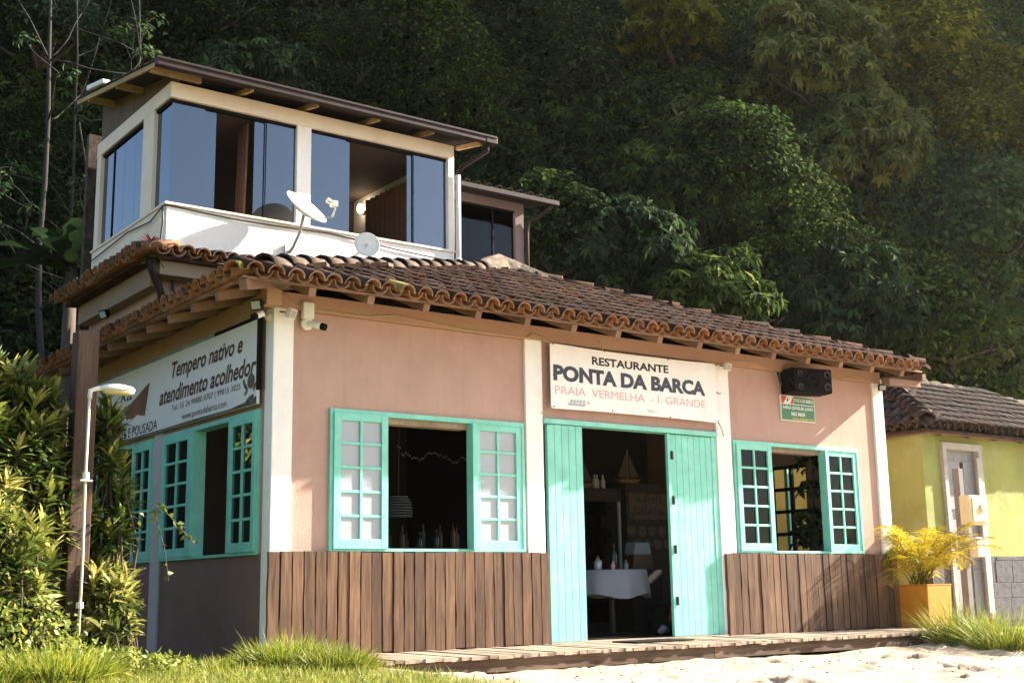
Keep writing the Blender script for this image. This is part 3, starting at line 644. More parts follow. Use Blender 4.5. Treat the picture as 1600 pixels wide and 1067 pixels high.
# tiled skirt roof round the rear block
part('skirt_beam', MB().box(-.13, 3.9, 2.70, 3.0, 4.18, 4.345).box(-.13, .03, 3.0, 5.62, 4.10, 4.345), 'skirt_beige', bevel=.006)
SK = part('skirt_roof', MB().box(-.28, 4.0, 2.62, 3.0, 4.345, 4.38).box(-.28, .03, 3.0, 5.7, 4.345, 4.38), 'tile')
tile_field(SK, (-.36,2.55,4.37), (1,0,0), (0,.5,.13), lambda u: .3, 3.9, seed=11, sp=.19)
tile_field(SK, (-.38,5.78,4.37), (0,-1,0), (.5,0,.13), lambda u: .3, 3.25, seed=12, sp=.19)
part('downpipe', MB().tube([(-.22,2.70,4.36),(-.22,2.72,4.22),(-.02,2.93,4.02),(.0,2.96,3.9),(.0,2.96,3.5)], .045, 10), 'gutter', smooth=True)
part('downpipe', MB().tube([(-.10,2.74,4.34),(.10,2.93,4.26),(.13,2.96,4.1),(.13,2.96,3.5)], .016, 8), 'cable', smooth=True)
# cables under the upper windows
part('cable_run', MB().tube([(-.01,5.6,4.98),(-.01,4.2,5.05),(-.012,3.4,4.99),(-.01,3.0,5.09),(.05,2.98,5.10),(1.0,2.975,5.06),(2.2,2.975,5.09),(3.2,2.97,5.02),(4.1,2.97,4.98)], .009, 6), 'cable')
part('cable_run', MB().tube([(-.012,3.02,5.09),(-.01,2.985,4.9),(-.03,2.98,4.7),(-.1,2.8,4.52)], .012, 6), 'cable')
part('cable_run', MB().tube([(2.65,2.6,4.72),(2.9,2.9,4.83),(3.4,2.98,4.84),(4.1,2.98,4.88)], .006, 6), 'cable')
part('cable_run', MB().tube([(1.7,2.98,4.75),(2.0,2.97,4.66),(2.3,2.97,4.72),(2.5,2.9,4.78)], .005, 6), 'cable')
# grey annex to the right of the upper storey
AN = MB()
for x0, x1, z0, z1 in [(4.12,6.85,3.9,5.66),(4.12,6.85,6.66,6.80),(6.68,6.85,5.66,6.66)]: AN.box(x0, x1, 5.0, 5.15, z0, z1)
AN.box(6.7, 6.85, 5.15, 7.3, 3.9, 6.95)
part('annex_wall', AN, 'mauve_wall'); part('annex_inside', MB().box(4.12, 6.7, 6.4, 6.5, 4.9, 6.95).box(4.12, 6.7, 5.16, 6.4, 6.75, 6.8), 'dark_inside')
for a, b in [(4.3,5.55),(5.56,6.24),(6.25,6.675)]: part('glass_panel', MB().box(a, b, 5.06, 5.07, 5.68, 6.64), 'glass_dim')
part('annex_window_frame', MB().box(4.12, 6.69, 5.03, 5.10, 6.63, 6.665).box(4.12, 6.69, 4.975, 5.12, 5.645, 5.68).box(6.245, 6.275, 5.04, 5.09, 5.68, 6.63), 'black')
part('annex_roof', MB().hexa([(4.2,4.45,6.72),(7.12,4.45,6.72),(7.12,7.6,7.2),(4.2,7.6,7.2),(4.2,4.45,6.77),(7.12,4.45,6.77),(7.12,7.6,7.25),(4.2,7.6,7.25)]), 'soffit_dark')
part('gutter', MB().box(4.2, 7.10, 4.36, 4.46, 6.65, 6.73), 'gutter', bevel=.01)
for k in range(14): obj_from('roof_tile', ME_SMALL, R, basis(Vector((4.3+k*.205, 4.40, 6.755)), Vector((1,0,0)), Vector((0,1,.15)).normalized(), Vector((1,0,0)).cross(Vector((0,1,.15)).normalized())))
part('downpipe', MB().tube([(7.0,4.42,6.66),(6.98,4.6,6.58),(6.9,4.95,6.5),(6.89,4.97,6.3),(6.89,4.97,4.0)], .035, 8), 'gutter', smooth=True)
# dark stair shed behind the upper storey
part('rear_wall', MB().box(.0, 3.9, 5.95, 6.05, 3.3, 6.9), 'tile_old')
# ------------------------------------------------------------------ deck
DK = empty('wooden_deck', (4.7, -.6, -.18), 'low weathered plank deck along the restaurant front', 'deck')
rr = random.Random(31); x = .10
while x < 9.34:
    w_ = .098+rr.uniform(-.006, .006); f = -1.20+rr.gauss(0, .010); z = -.018+rr.gauss(0, .003)
    MB().hexa([(x,f,z-.032),(x+w_-.006,f,z-.032),(x+w_-.006,-.082,z-.022),(x,-.082,z-.022),(x,f,z),(x+w_-.006,f+rr.gauss(0,.004),z),(x+w_-.006,-.082,z+.01),(x,-.082,z+.01)]).build('deck_board', 'deck_wood', DK)
    x += w_
for a, b in [(.12,4.6),(4.607,9.3)]:
    MB().box(a, b, -1.165, -1.125, -.175, -.052).build('fascia', 'deck_dark', DK, bevel=.004)
MB().box(.15, 9.3, -.62, -.56, -.2, -.055).build('joist', 'deck_dark', DK); MB().box(.15, 9.3, -.15, -.09, -.2, -.055).build('joist', 'deck_dark', DK)
for xx in (.5, 4.55, 8.3): MB().box(xx, xx+.18, -1.12, -.98, -.26, -.053).build('footing', 'concrete', DK)
tag(MB().box(4.0, 4.85, -.62, -.22, -.010, .004).build('doormat', 'black', origin=(4.4,-.42,-.01)), 'dark doormat lying on the deck before the open door', 'doormat')

# ------------------------------------------------------------------ lettering
def text(s, mt, parent, O, U, V, width, height=None, shear=0., off=0., name='lettering', depth=.0, spacing=1.):
    cu = bpy.data.curves.new('t', 'FONT'); cu.body = s; cu.offset = off; cu.shear = shear; cu.space_character = spacing; cu.resolution_u = 3
    t = bpy.data.objects.new('t', cu); COL.objects.link(t); bpy.context.view_layer.update()
    me = bpy.data.meshes.new_from_object(t.evaluated_get(bpy.context.evaluated_depsgraph_get())); bpy.data.objects.remove(t); bpy.data.curves.remove(cu)
    n = len(me.vertices); co = np.empty(n*3, np.float32); me.vertices.foreach_get('co', co); co = co.reshape(-1, 3)
    mn = co.min(0); mx = co.max(0); sx = width/(mx[0]-mn[0]); sy = sx if height is None else height/(mx[1]-mn[1])
    u = (co[:, 0]-mn[0])*sx; v = (co[:, 1]-mn[1])*sy
    P = np.array(O)+np.outer(u, np.array(U))+np.outer(v, np.array(V))
    me.vertices.foreach_set('co', P.astype(np.float32).ravel()); me.materials.clear(); me.materials.append(M_[mt]); me.name = name; me.update()
    o = bpy.data.objects.new(name, me); COL.objects.link(o); put(o, parent); return o
XR, ZU = (1,0,0), (0,0,1)
# vinyl banner over the door: a cloth with slack and ties
def banner():
    x0, x1, z0, z1 = 3.33, 5.925, 2.53, 3.265; nu, nv = 40, 14; rb = np.random.default_rng(3)
    def pt(i, j):
        u = i/nu; v = j/nv; sag = -.018*math.sin(math.pi*u)*(v > .99)*0
        top = .020*math.sin(math.pi*u)*v; y = -.088-.010*math.sin(u*9.4+v*2)*math.sin(math.pi*u)-.012*math.exp(-((u-.12-(1-v)*.14)/.03)**2)*(v > .3)-.010*math.exp(-((u-.9+(1-v)*.2)/.04)**2)*v
        return (x0+(x1-x0)*u, y, z0+(z1-z0)*v-top+.012*math.sin(math.pi*u)*(1-v))
    m = MB(); m.v = [pt(i, j) for j in range(nv+1) for i in range(nu+1)]+[(a, b+.003, c) for a, b, c in [pt(i, j) for j in range(nv+1) for i in range(nu+1)]]
    k = (nu+1)*(nv+1)
    for j in range(nv):
        for i in range(nu):
            a = j*(nu+1)+i; m.f.append((a, a+1, a+nu+2, a+nu+1)); m.f.append((k+a, k+a+nu+1, k+a+nu+2, k+a+1))
    o = m.build('banner', 'vinyl', origin=(4.63,-.09,2.53), smooth=True); tag(o, 'white vinyl banner with black and pink lettering above the teal door', 'banner')
    Y = 0.
    def drape(ob):
        for v in ob.data.vertices:
            u = (v.co.x-x0)/(x1-x0)*nu; w_ = (v.co.z-z0)/(z1-z0)*nv; u = min(max(u, 0), nu); w_ = min(max(w_, 0), nv); p = pt(u, w_); v.co.y = p[1]-.0025; v.co.z += p[2]-(z0+(z1-z0)*w_/nv)
    text('RESTAURANTE', 'print_black', o, (3.94,Y,3.082), XR, ZU, 1.18, .10, off=.03)
    text('PONTA DA BARCA', 'print_navy', o, (3.37,Y,2.845), XR, ZU, 2.36, .185, off=.05)
    text('PRAIA  VERMELHA  - I. GRANDE', 'print_pink', o, (3.39,Y,2.695), XR, ZU, 2.33, .095)
    text('dpp>', 'print_gray', o, (4.77,Y,2.565), XR, ZU, .15, .05)
    # small printed ferry emblem
    sh = MB(); 
    for a in range(5): sh.add([(3.60+a*.045,Y,2.612),(3.635+a*.045,Y,2.612),(3.635+a*.045,Y,2.645),(3.60+a*.045,Y,2.645)], [(0,1,2,3)])
    sh.add([(3.85,Y,2.60),(3.875,Y,2.60),(3.875,Y,2.64),(3.85,Y,2.64)], [(0,1,2,3)]).add([(3.56,Y,2.602),(3.83,Y,2.602),(3.83,Y,2.608),(3.56,Y,2.608)], [(0,1,2,3)]).add([(3.565,Y,2.598),(3.58,Y,2.578),(3.80,Y,2.574),(3.825,Y,2.598)], [(0,1,2,3)]); sh.build('emblem', 'print_gray', o)
    for ch in o.children: drape(ch)
    tie = MB()
    for a, b in [((3.335,-.10,3.26),(3.12,-.05,3.32)),((3.335,-.10,2.535),(3.22,-.05,2.47)),((5.92,-.10,3.255),(6.03,-.05,3.28)),((5.92,-.10,2.54),(6.05,-.05,2.38)),((5.92,-.1,2.9),(6.04,-.05,2.91)),((4.1,-.1,3.245),(4.06,-.06,3.40))]:
        tie.tube([a, ((a[0]+b[0])/2+.01, -.085, (a[2]+b[2])/2-.01), b], .007, 5)
    tie.build('tie_cord', 'rope', o)
    ey = MB()
    for a, c in [(3.35,2.55),(3.35,3.25),(5.905,3.24),(5.905,2.55),(4.2,2.555),(5.1,2.545),(4.1,3.24),(5.1,3.235),(3.35,2.9),(5.905,2.9)]: ey.lathe((a,-.1175,c), [(.009,0),(.009,.004)], 8, axis=(0,-1,0))
    ey.build('eyelet', 'iron', o)
banner()
# long signboard on the left wall (letters read towards the corner)
SB = MB().box(-.075, -.045, .16, 4.95, 2.365, 3.195).build('signboard', 'sign_white', origin=(-.06,2.5,2.365)); tag(SB, 'long white signboard with brown slogan and phone number on the shaded left wall', 'sign')
LU, X_ = (0,-1,0), -.0775
def lquad(mt, pts, name='print'):
    m = MB(); m.add([(X_+.001, y, z) for y, z in pts], [tuple(range(len(pts)))]); return m.build(name, mt, SB)
text('Tempero nativo e', 'print_brown', SB, (X_,2.36,2.865), LU, ZU, 1.86, .235, shear=.28, off=.024)
text('atendimento acolhedor', 'print_brown', SB, (X_,2.70,2.655), LU, ZU, 2.52, .19, shear=.28, off=.024)
text('Tel.: 55 24 99880 0707 | 99815 3825', 'print_brown', SB, (X_,2.33,2.535), LU, ZU, 1.80, .082)
text('www.pontadabarca.com', 'print_brown', SB, (X_,2.02,2.40), LU, ZU, 1.16, .095)
text('RESTAURANTE E POUSADA', 'print_black', SB, (X_,4.88,2.40), LU, ZU, 2.14, .115, off=.01)
text('ka', 'print_black', SB, (X_,3.98,2.85), LU, ZU, .40, .17, shear=.35)
lquad('print_fin', [(3.87,2.775),(3.74,2.61),(3.66,2.625),(3.58,2.605),(3.50,2.615),(3.42,2.635),(3.36,2.64),(3.30,2.622),(3.14,2.60),(3.08,2.80),(3.03,2.975),(3.20,2.93),(3.42,2.86),(3.62,2.80)])
# turtle emblem: shell, head and flippers
def blob(cy, cz, ry, rz, n=14, rot=0.): return [(cy+ry*math.cos(t)*math.cos(rot)-rz*math.sin(t)*math.sin(rot), cz+ry*math.cos(t)*math.sin(rot)+rz*math.sin(t)*math.cos(rot)) for t in [2*math.pi*k/n for k in range(n)]]
m = MB()
for k, pg in enumerate([blob(.29,2.60,.085,.075), blob(.415,2.565,.075,.026, rot=.7), blob(.455,2.62,.026,.022), blob(.21,2.535,.05,.022, rot=-.9), blob(.40,2.50,.045,.02, rot=-.5), blob(.31,2.43,.10,.028, rot=-.25)]): m.add([(X_+.001-.0002*k, y, z) for y, z in pg], [tuple(range(len(pg)))])
m.build('emblem', 'turtle_print', SB)
bm_ = MB(); bm_.add([(X_+.0005,.16,2.366),(X_+.0005,4.95,2.366),(X_+.0005,4.95,2.39),(X_+.0005,2.6,2.385),(X_+.0005,1.6,2.392),(X_+.0005,.8,2.385),(X_+.0005,.4,2.41),(X_+.0005,.16,2.44)], [tuple(range(8))]); bm_.build('rock_print', 'turtle_print', SB)
MB().box(-.085,-.04,.13,.16,2.5,3.23).box(-.083,-.04,.16,1.2,3.195,3.23).build('edge_trim', 'black', SB); MB().box(-.083,-.04,1.2,4.95,3.195,3.225).build('edge_trim', 'sign_edge', SB)
# small green notice under the loudspeaker
GS = MB().box(7.15, 7.80, -.028, -.004, 2.655, 2.985).build('notice_sign', 'print_white', origin=(7.47,-.01,2.655)); tag(GS, 'small green and white notice below the loudspeaker', 'sign')
g = MB().box(7.16, 7.79, -.031, -.028, 2.665, 2.868); g.box(7.40, 7.79, -.031, -.028, 2.878, 2.975); g.build('print', 'print_green', GS)
g = MB(); g.add([(7.16,-.0312,2.975),(7.16,-.0312,2.878),(7.20,-.0312,2.878),(7.27,-.0312,2.975)], [(0,1,2,3)]); g.add([(7.33,-.0312,2.878),(7.39,-.0312,2.878),(7.39,-.0312,2.975)], [(0,1,2)]); g.build('print', 'print_red', GS)
g = MB(); g.add([(7.262,-.0315,2.90),(7.285,-.0315,2.905),(7.30,-.0315,2.95),(7.275,-.0315,2.945)], [(0,1,2,3)]); g.build('emblem', 'print_black', GS)
text('PONTA DA BARCA', 'print_white', GS, (7.41,-.0325,2.905), XR, ZU, .365, .05, off=.02)
text('NÃO JOGUE LIXO', 'print_white', GS, (7.185,-.0325,2.795), XR, ZU, .58, .062, off=.025)
text('NO MAR', 'print_white', GS, (7.34,-.0325,2.722), XR, ZU, .27, .052, off=.025)
g = MB(); rr = random.Random(4); xx = 7.36
while xx < 7.76: ww = rr.uniform(.008, .018); g.box(xx, xx+ww, -.0325, -.031, 2.675, 2.675+rr.choice((.018, .024))); xx += ww+rr.choice((.004, .004, .012))
g.build('small_print', 'print_yellow', GS)

# ------------------------------------------------------------------ things fixed to the walls
def loudspeaker():
    c = (7.45,-.05,3.0); o = empty('loudspeaker', c, 'black box loudspeaker hung under the eave above the green notice', 'speaker')
    m = MB(); a = math.radians(-14); ca, sa = math.cos(a), math.sin(a); cx, cy = 7.47, -.20
    Q = lambda u, v, z: (cx+u*ca-v*sa, cy+u*sa+v*ca, z)
    def bx(mb, u0, u1, v0, v1, z0, z1): mb.hexa([Q(u0,v0,z0),Q(u1,v0,z0),Q(u1,v1,z0),Q(u0,v1,z0),Q(u0,v0,z1),Q(u1,v0,z1),Q(u1,v1,z1),Q(u0,v1,z1)])
    bx(m, -.31,.31,-.13,.16,2.99,3.31); m.build('cabinet', 'black', o, bevel=.02)
    f = MB(); bx(f, -.29,.29,-.15,-.13,3.0,3.30); f.build('front_panel', 'black', o, bevel=.008)
    nrm = Vector(Q(0,-1,0))-Vector(Q(0,0,0))
    d = MB(); d.lathe(Q(.01,-.15,3.15), [(.12,0),(.12,.012),(.105,.016),(.09,.004),(.045,-.004),(.04,.01),(.0,.016)], 20, axis=nrm); d.build('woofer', 'black', o, smooth=True)
    for u, z, r_ in ((-.2,3.06,.04),(-.2,3.23,.04),(.22,3.07,.05),(.22,3.23,.05)):
        d = MB(); d.lathe(Q(u,-.15,z), [(r_,0),(r_,.012),(r_*.75,.008),(r_*.5,-.006),(.0,-.01)], 14, axis=nrm); d.build('driver', 'iron', o)
    b = MB(); b.bar(Q(-.31,.1,3.1), (7.15,.0,3.28), .015, .03).bar(Q(.3,.16,3.2), (7.78,.0,3.32), .015, .03).bar((7.14,-.02,2.98),(7.14,-.02,3.3),.02,.012); b.build('bracket', 'iron', o)
    MB().tube([Q(-.31,-.05,3.20), Q(-.33,-.16,3.1), Q(-.2,-.17,3.02), (7.2,-.03,2.99)], .005, 5).build('cable', 'cable', o)
loudspeaker()
def floodlight(c, d, label, body='plastic_cream', s=1.):
    o = empty('floodlight', c, label, 'floodlight', 'floodlights under the eaves'); c = Vector(c); d = Vector(d).normalized(); r_ = d.cross(Vector((0,0,1))).normalized(); u = r_.cross(d)
    h = MB(); k = [c+r_*(sx*.055*s)+u*(sz*.045*s)+d*dd for dd in (.02*s, .055*s) for sx, sz in ((-1,-1),(1,-1),(1,1),(-1,1))]
    h.add(k, [(0,1,2,3),(7,6,5,4),(0,4,5,1),(1,5,6,2),(2,6,7,3),(3,7,4,0)])
    k2 = [c+r_*(sx*.035*s)+u*(sz*.03*s)+d*dd for dd in (-.01*s, .02*s) for sx, sz in ((-1,-1),(1,-1),(1,1),(-1,1))]
    h.add(k2, [(0,1,2,3),(7,6,5,4),(0,4,5,1),(1,5,6,2),(2,6,7,3),(3,7,4,0)]); h.build('housing', body, o)
    g = MB(); g.add([c+r_*(sx*.044*s)+u*(sz*.034*s)+d*.057*s for sx, sz in ((-1,-1),(1,-1),(1,1),(-1,1))], [(0,1,2,3)]); g.build('lens', 'glass_frost', o)
    b = MB(); b.tube([c-d*.005, c-d*.06*s+Vector((0,.05,.0)), c+Vector((0,.12,.01))], .008, 6); b.build('bracket', 'iron', o)
floodlight((.10,-.13,3.225), (.55,-.75,-.35), 'cream floodlight on the front of the white corner pillar', s=1.1)
floodlight((6.07,-.12,3.245), (.2,-.9,-.35), 'small cream floodlight at the head of the pillar right of the banner')
floodlight((9.12,-.12,3.235), (-.5,-.75,-.4), 'small black floodlight at the head of the rightmost white pillar', 'black')
floodlight((-.20,-.12,3.27), (-.8,-.5,-.3), 'black floodlight tucked under the roof corner', 'black', 1.1)
floodlight((-.17,4.35,4.02), (-.85,-.3,-.4), 'black floodlight under the skirt roof of the rear block', 'black', 1.2)
def camera_box():
    o = empty('security_camera', (.34,-.045,3.1), 'white bullet camera with junction box right of the corner pillar', 'camera')
    MB().box(.28, .40, -.10, -.03, 3.20, 3.365).build('junction_box', 'plastic_white', o, bevel=.012)
    MB().lathe((.345,-.03,3.155), [(.062,0),(.062,.03),(.045,.05)], 16, axis=(0,-1,0)).build('mount', 'plastic_white', o)
    MB().tube([(.345,-.08,3.155),(.40,-.15,3.13),(.43,-.19,3.115)], [.026,.034,.034], 12).build('body', 'plastic_white', o, smooth=True)
    MB().tube([(.428,-.187,3.116),(.455,-.225,3.10)], .035, 12).build('lens_hood', 'black', o)
camera_box()
def camera_left():
    o = empty('security_camera', (-.02,.02,3.2), 'small cream bullet camera on the shaded side of the corner pillar', 'camera')
    MB().lathe((0,.06,3.20), [(.05,0),(.05,.02),(.03,.04)], 14, axis=(-1,0,0)).build('mount', 'plastic_cream', o)
    MB().tube([(-.04,.06,3.20),(-.10,.02,3.22),(-.14,-.01,3.20)], .012, 8).build('arm', 'plastic_cream', o)
    MB().tube([(-.12,-.02,3.21),(-.20,-.05,3.17)], .032, 12).build('body', 'plastic_white', o)
    MB().tube([(-.198,-.049,3.171),(-.235,-.063,3.152)], .034, 12).build('lens_hood', 'black', o)
camera_left()
# cables along the front
ca = MB(); ca.tube([(.46,-.05,3.31),(1.0,-.052,3.30),(1.35,-.052,3.36),(1.6,-.052,3.34),(2.2,-.052,3.30),(3.0,-.05,3.29)], .006, 5); ca.tube([(6.2,-.05,3.33),(6.6,-.05,3.36),(7.0,-.05,3.28),(7.12,-.02,3.2)], .006, 5); ca.tube([(7.85,-.05,3.25),(8.3,-.05,3.28),(8.7,-.05,3.36),(9.05,-.05,3.30)], .005, 5); ca.tube([(.05,-.04,3.40),(.12,-.07,3.43),(.2,-.05,3.35),(.28,-.05,3.32)], .006, 5); ca.tube([(3.04,-.05,3.30),(3.1,-.06,3.34),(3.3,-.08,3.30)], .008, 5)
part('cable_run', ca, 'rope')
def dish():
    o = empty('satellite_dish', (1.66,2.98,4.75), 'large white satellite dish on a bent pole before the upper windows', 'satellite dish')
    ax = Vector((.30,-.62,.65)).normalized(); c = Vector((1.66,2.62,5.24)); m = MB()
    prof = [(.0,-.07),(.10,-.06),(.20,-.025),(.29,.02),(.30,.028)]; inn = [(.298,.03),(.20,-.015),(.10,-.048),(.0,-.058)]
    m.lathe(c, prof+inn, 28, axis=ax); m.build('reflector', 'plastic_white', o, smooth=True)
    MB().tube([(1.62,2.985,4.74),(1.62,2.88,4.78),(1.64,2.72,4.95),(1.66,2.66,5.17)], .02, 8).build('mast', 'galv', o, smooth=True)
    MB().box(1.56, 1.68, 2.955, 2.99, 4.66, 4.84).build('wall_plate', 'galv', o)
    e = c+Vector((.30,-.02,-.12)); f = Vector((2.0,2.45,5.30)); MB().tube([c+Vector((.1,-.05,-.12)), e+Vector((0,-.1,.02)), f], .011, 6).tube([c+Vector((.16,.03,-.10)), e+Vector((.05,-.06,.05)), f], .008, 6).build('feed_arm', 'galv', o)
    MB().box(1.93, 2.01, 2.42, 2.50, 5.27, 5.345).lathe((1.92,2.46,5.33), [(.035,0),(.035,.05)], 10, axis=(-1,0,.3)).build('feed_horn', 'plastic_cream', o, bevel=.008)
dish()
def dish2():
    o = empty('round_antenna', (2.55,2.98,4.78), 'small round white antenna on the white parapet', 'antenna')
    ax = Vector((-.35,-1,.12)).normalized(); c = Vector((2.56,2.66,4.92)); m = MB()
    m.lathe(c, [(.0,-.05),(.09,-.04),(.15,-.01),(.165,.01),(.163,.014),(.10,-.02),(.0,-.035)], 24, axis=ax); m.build('reflector', 'plastic_white', o, smooth=True)
    MB().lathe(c+ax*.0, [(.014,-.03),(.014,.06),(.026,.065),(.026,.08)], 10, axis=ax).build('feed_horn', 'plastic_white', o)
    MB().tube([c-ax*.05, (2.56,2.9,4.86), (2.56,2.99,4.84)], .016, 8).build('arm', 'galv', o)
dish2()
jb = MB().box(2.56, 2.64, 2.955, 2.988, 4.60, 4.66); jb.box(2.65, 2.73, 2.955, 2.988, 4.60, 4.66); tag(jb.build('junction_box', 'black', origin=(2.65,2.98,4.6), bevel=.006), 'pair of small black connector boxes low on the white parapet', 'box')
tag(MB().hexa([(-.34,4.45,7.05),(-.22,4.45,7.05),(-.22,5.1,7.17),(-.34,5.1,7.17),(-.34,4.45,7.12),(-.22,4.45,7.12),(-.22,5.1,7.245),(-.34,5.1,7.245)]).build('roof_panel', 'plastic_white', origin=(-.28,4.75,7.05), bevel=.02), 'white box panel lying on the edge of the upper roof', 'panel')

# ------------------------------------------------------------------ rooms' contents
UPC = MB(); n = 40
for side, off in ((0, 0.), (1, .006)):
    for i in range(n+1):
        y = 3.55+1.40*i/n; xx = 3.86+.03*math.sin(i*1.55)+off
        UPC.v += [(xx, y, 5.02), (xx, y, 6.33)]
for i in range(n): UPC.f.append((2*i, 2*i+2, 2*i+3, 2*i+1))
for i in range(n): k = 2*(n+1); UPC.f.append((k+2*i, k+2*i+1, k+2*i+3, k+2*i+2))
tag(UPC.build('curtain', 'curtain', origin=(3.86,4.5,5.02)), 'long rust brown curtain hanging inside the upper room', 'curtain')
c = MB(); 
for i in range(9): c.tube([(1.10+.012*(i % 2), 3.20+.03*i, 5.02), (1.13+.012*(i % 2), 3.20+.03*i, 6.42)], .018, 6)
tag(c.build('curtain', 'curtain', origin=(1.1,3.3,5.02), smooth=True), 'narrow gathered brown curtain beside the left upper opening', 'curtain')
wl = empty('wall_lamp', (3.93,5.1,6.2), 'small lit wall lamp deep in the upper room', 'lamp')
MB().lathe((3.84,5.1,6.18), [(.03,0),(.05,.03),(.05,.10),(.03,.13)], 12).build('glass_shade', 'lamp_glow', wl, smooth=True); MB().box(3.88,3.95,5.07,5.13,6.16,6.22).build('bracket', 'iron', wl)
ch = empty('round_chair', (1.55,3.5,5.0), 'dark round-backed chair behind the right pane of the left upper window', 'chair')
MB().lathe((1.56,3.42,5.24), [(.16,0),(.17,.012),(.17,.03),(.16,.04)], 22, axis=(.1,-1,.2)).build('backrest', 'black', ch); MB().lathe((1.56,3.66,5.16), [(.16,0),(.16,.04)], 16).build('seat', 'black', ch)
for dx, dy in ((-.12,-.1),(.12,-.1),(-.12,.12),(.12,.12)): MB().tube([(1.56+dx,3.66+dy,5.0),(1.56+dx*.9,3.66+dy*.9,5.17)], .014, 6).build('leg', 'black', ch)
cb = empty('cupboard', (1.05,5.2,5.0), 'pale cupboard standing at the back of the upper room', 'cupboard')
MB().box(.98,1.45,5.05,5.48,5.0,5.78).build('carcass', 'upper_cream', cb); MB().box(.99,1.21,5.03,5.05,5.02,5.74).build('door', 'upper_cream', cb); MB().box(1.22,1.44,5.03,5.05,5.02,5.74).build('door', 'upper_cream', cb)

def cloth_table(cx, cy, zt, r, zb):
    o = empty('round_table', (cx,cy,0), 'round table under a white cloth just inside the door', 'table')
    m = MB(); n = 48; base = 0; m.v.append((cx,cy,zt)); 
    rings = [(.5,0),(.97,0),(1.0,-.012),(1.03,-.1),(1.06,-.2),(1.08,zb-zt)]
    for q, (rr_, dz) in enumerate(rings):
        for k in range(n):
            t = 2*math.pi*k/n; fold = 1+.045*max(0, q-2)/3*math.sin(k*2*math.pi*9/n+.6*math.sin(k*.7)); m.v.append((cx+r*rr_*fold*math.cos(t), cy+r*rr_*fold*math.sin(t), zt+dz+(.03*math.sin(4*t) if q == 5 else 0)))
    for k in range(n): m.f.append((0, 1+k, 1+(k+1) % n))
    for q in range(len(rings)-1):
        for k in range(n): a = 1+q*n+k; b = 1+q*n+(k+1) % n; m.f.append((a, a+n, b+n, b))
    m.build('tablecloth', 'cloth_white', o, smooth=True); MB().tube([(cx,cy,0),(cx,cy,zt-.02)], .04, 8).build('leg', 'iron', o); MB().lathe((cx,cy,0), [(.25,0),(.22,.03)], 16).build('foot', 'iron', o)
cloth_table(5.17, 1.12, .79, .44, .47)
def bottle(name, c, h, r_, body, cap, label, group=None, n=10):
    o = empty(name, c, label, 'bottle', group); x, y, z = c
    MB().lathe(c, [(r_*.95,0),(r_,.01),(r_,h*.58),(r_*.75,h*.66),(r_*.35,h*.74),(r_*.32,h*.88)], n).build('body', body, o, smooth=True); MB().lathe((x,y,z+h*.86), [(r_*.4,0),(r_*.4,h*.14)], n).build('cap', cap, o); return o
bottle('wine_bottle', (5.12,1.0,.79), .31, .037, 'bottle_dark', 'bottle_gold', 'dark wine bottle with gold neck standing on the white tablecloth')
bottle('jar', (4.90,1.05,.79), .17, .05, 'galv', 'iron', 'metal pot on the left of the white tablecloth')
bottle('shaker', (5.03,.92,.79), .10, .026, 'print_pink', 'print_pink', 'small pink shaker beside the wine bottle on the table')
bottle('tumbler', (5.40,1.1,.79), .12, .03, 'glass_frost', 'glass_frost', 'clear tumbler at the right of the white tablecloth')
dp = empty('drink_dispenser', (6.6,2.0,.0), 'clear drink dispenser half full of brown juice behind the table', 'dispenser')
MB().hexa([(6.25,1.92,.82),(6.62,1.92,.82),(6.62,2.12,.82),(6.25,2.12,.82),(6.27,1.92,1.0),(6.60,1.92,1.0),(6.60,2.12,1.0),(6.27,2.12,1.0)]).build('juice', 'juice', dp); MB().hexa([(6.27,1.92,1.001),(6.60,1.92,1.001),(6.60,2.12,1.001),(6.27,2.12,1.001),(6.30,1.92,1.17),(6.56,1.92,1.17),(6.56,2.12,1.17),(6.30,2.12,1.17)]).build('tank', 'glass_frost', dp, bevel=.02); MB().box(6.2,6.75,1.9,2.3,0,.8).build('stand', 'dark_inside', dp)
fr = empty('drinks_fridge', (7.0,3.2,0), 'tall drinks fridge with a lettered header inside the doorway', 'fridge')
MB().box(6.35,7.1,3.1,3.7,0,1.99).build('cabinet', 'iron', fr, bevel=.01); MB().box(6.38,7.07,3.085,3.1,.1,1.80).build('glass_door', 'glass_dark', fr); fs_ = MB().box(6.36,7.09,3.07,3.1,1.83,1.99).build('header', 'inside_wall', fr); MB().box(7.02,7.06,3.06,3.085,.15,1.8).build('door_trim', 'galv', fr)
text('A MAIS GELADA', 'stone_picture', fs_, (6.50,3.064,1.88), XR, ZU, .5, .07)
pw = empty('poster_panel', (7.5,3.0,0), 'cooler side printed with a stone wall and large lettering', 'cooler')
MB().box(7.12,7.95,3.0,3.6,0,2.08).build('cabinet', 'inside_wall', pw, bevel=.01); pl_ = MB().box(7.16,7.92,2.985,3.0,1.55,1.93).build('header', 'stone_picture', pw)
text('A MAIS', 'print_black', pl_, (7.30,2.98,1.78), XR, ZU, .5, .10); text('GELADA', 'print_black', pl_, (7.27,2.98,1.61), XR, ZU, .58, .11)
rr = random.Random(5)
for k in range(10):
    cx, cz = 7.2+.2*(k % 4)+.1*((k//4) % 2), 1.38-.19*(k//4); m = MB(); m.prism([(cx+.095*math.cos(t)*rr.uniform(.85,1.05), cz+.08*math.sin(t)*rr.uniform(.85,1.05)) for t in [2*math.pi*q/9 for q in range(9)]], lambda u, v, d: (u, 2.998-d, v), .012); m.build('stone', 'stone_picture', pw)
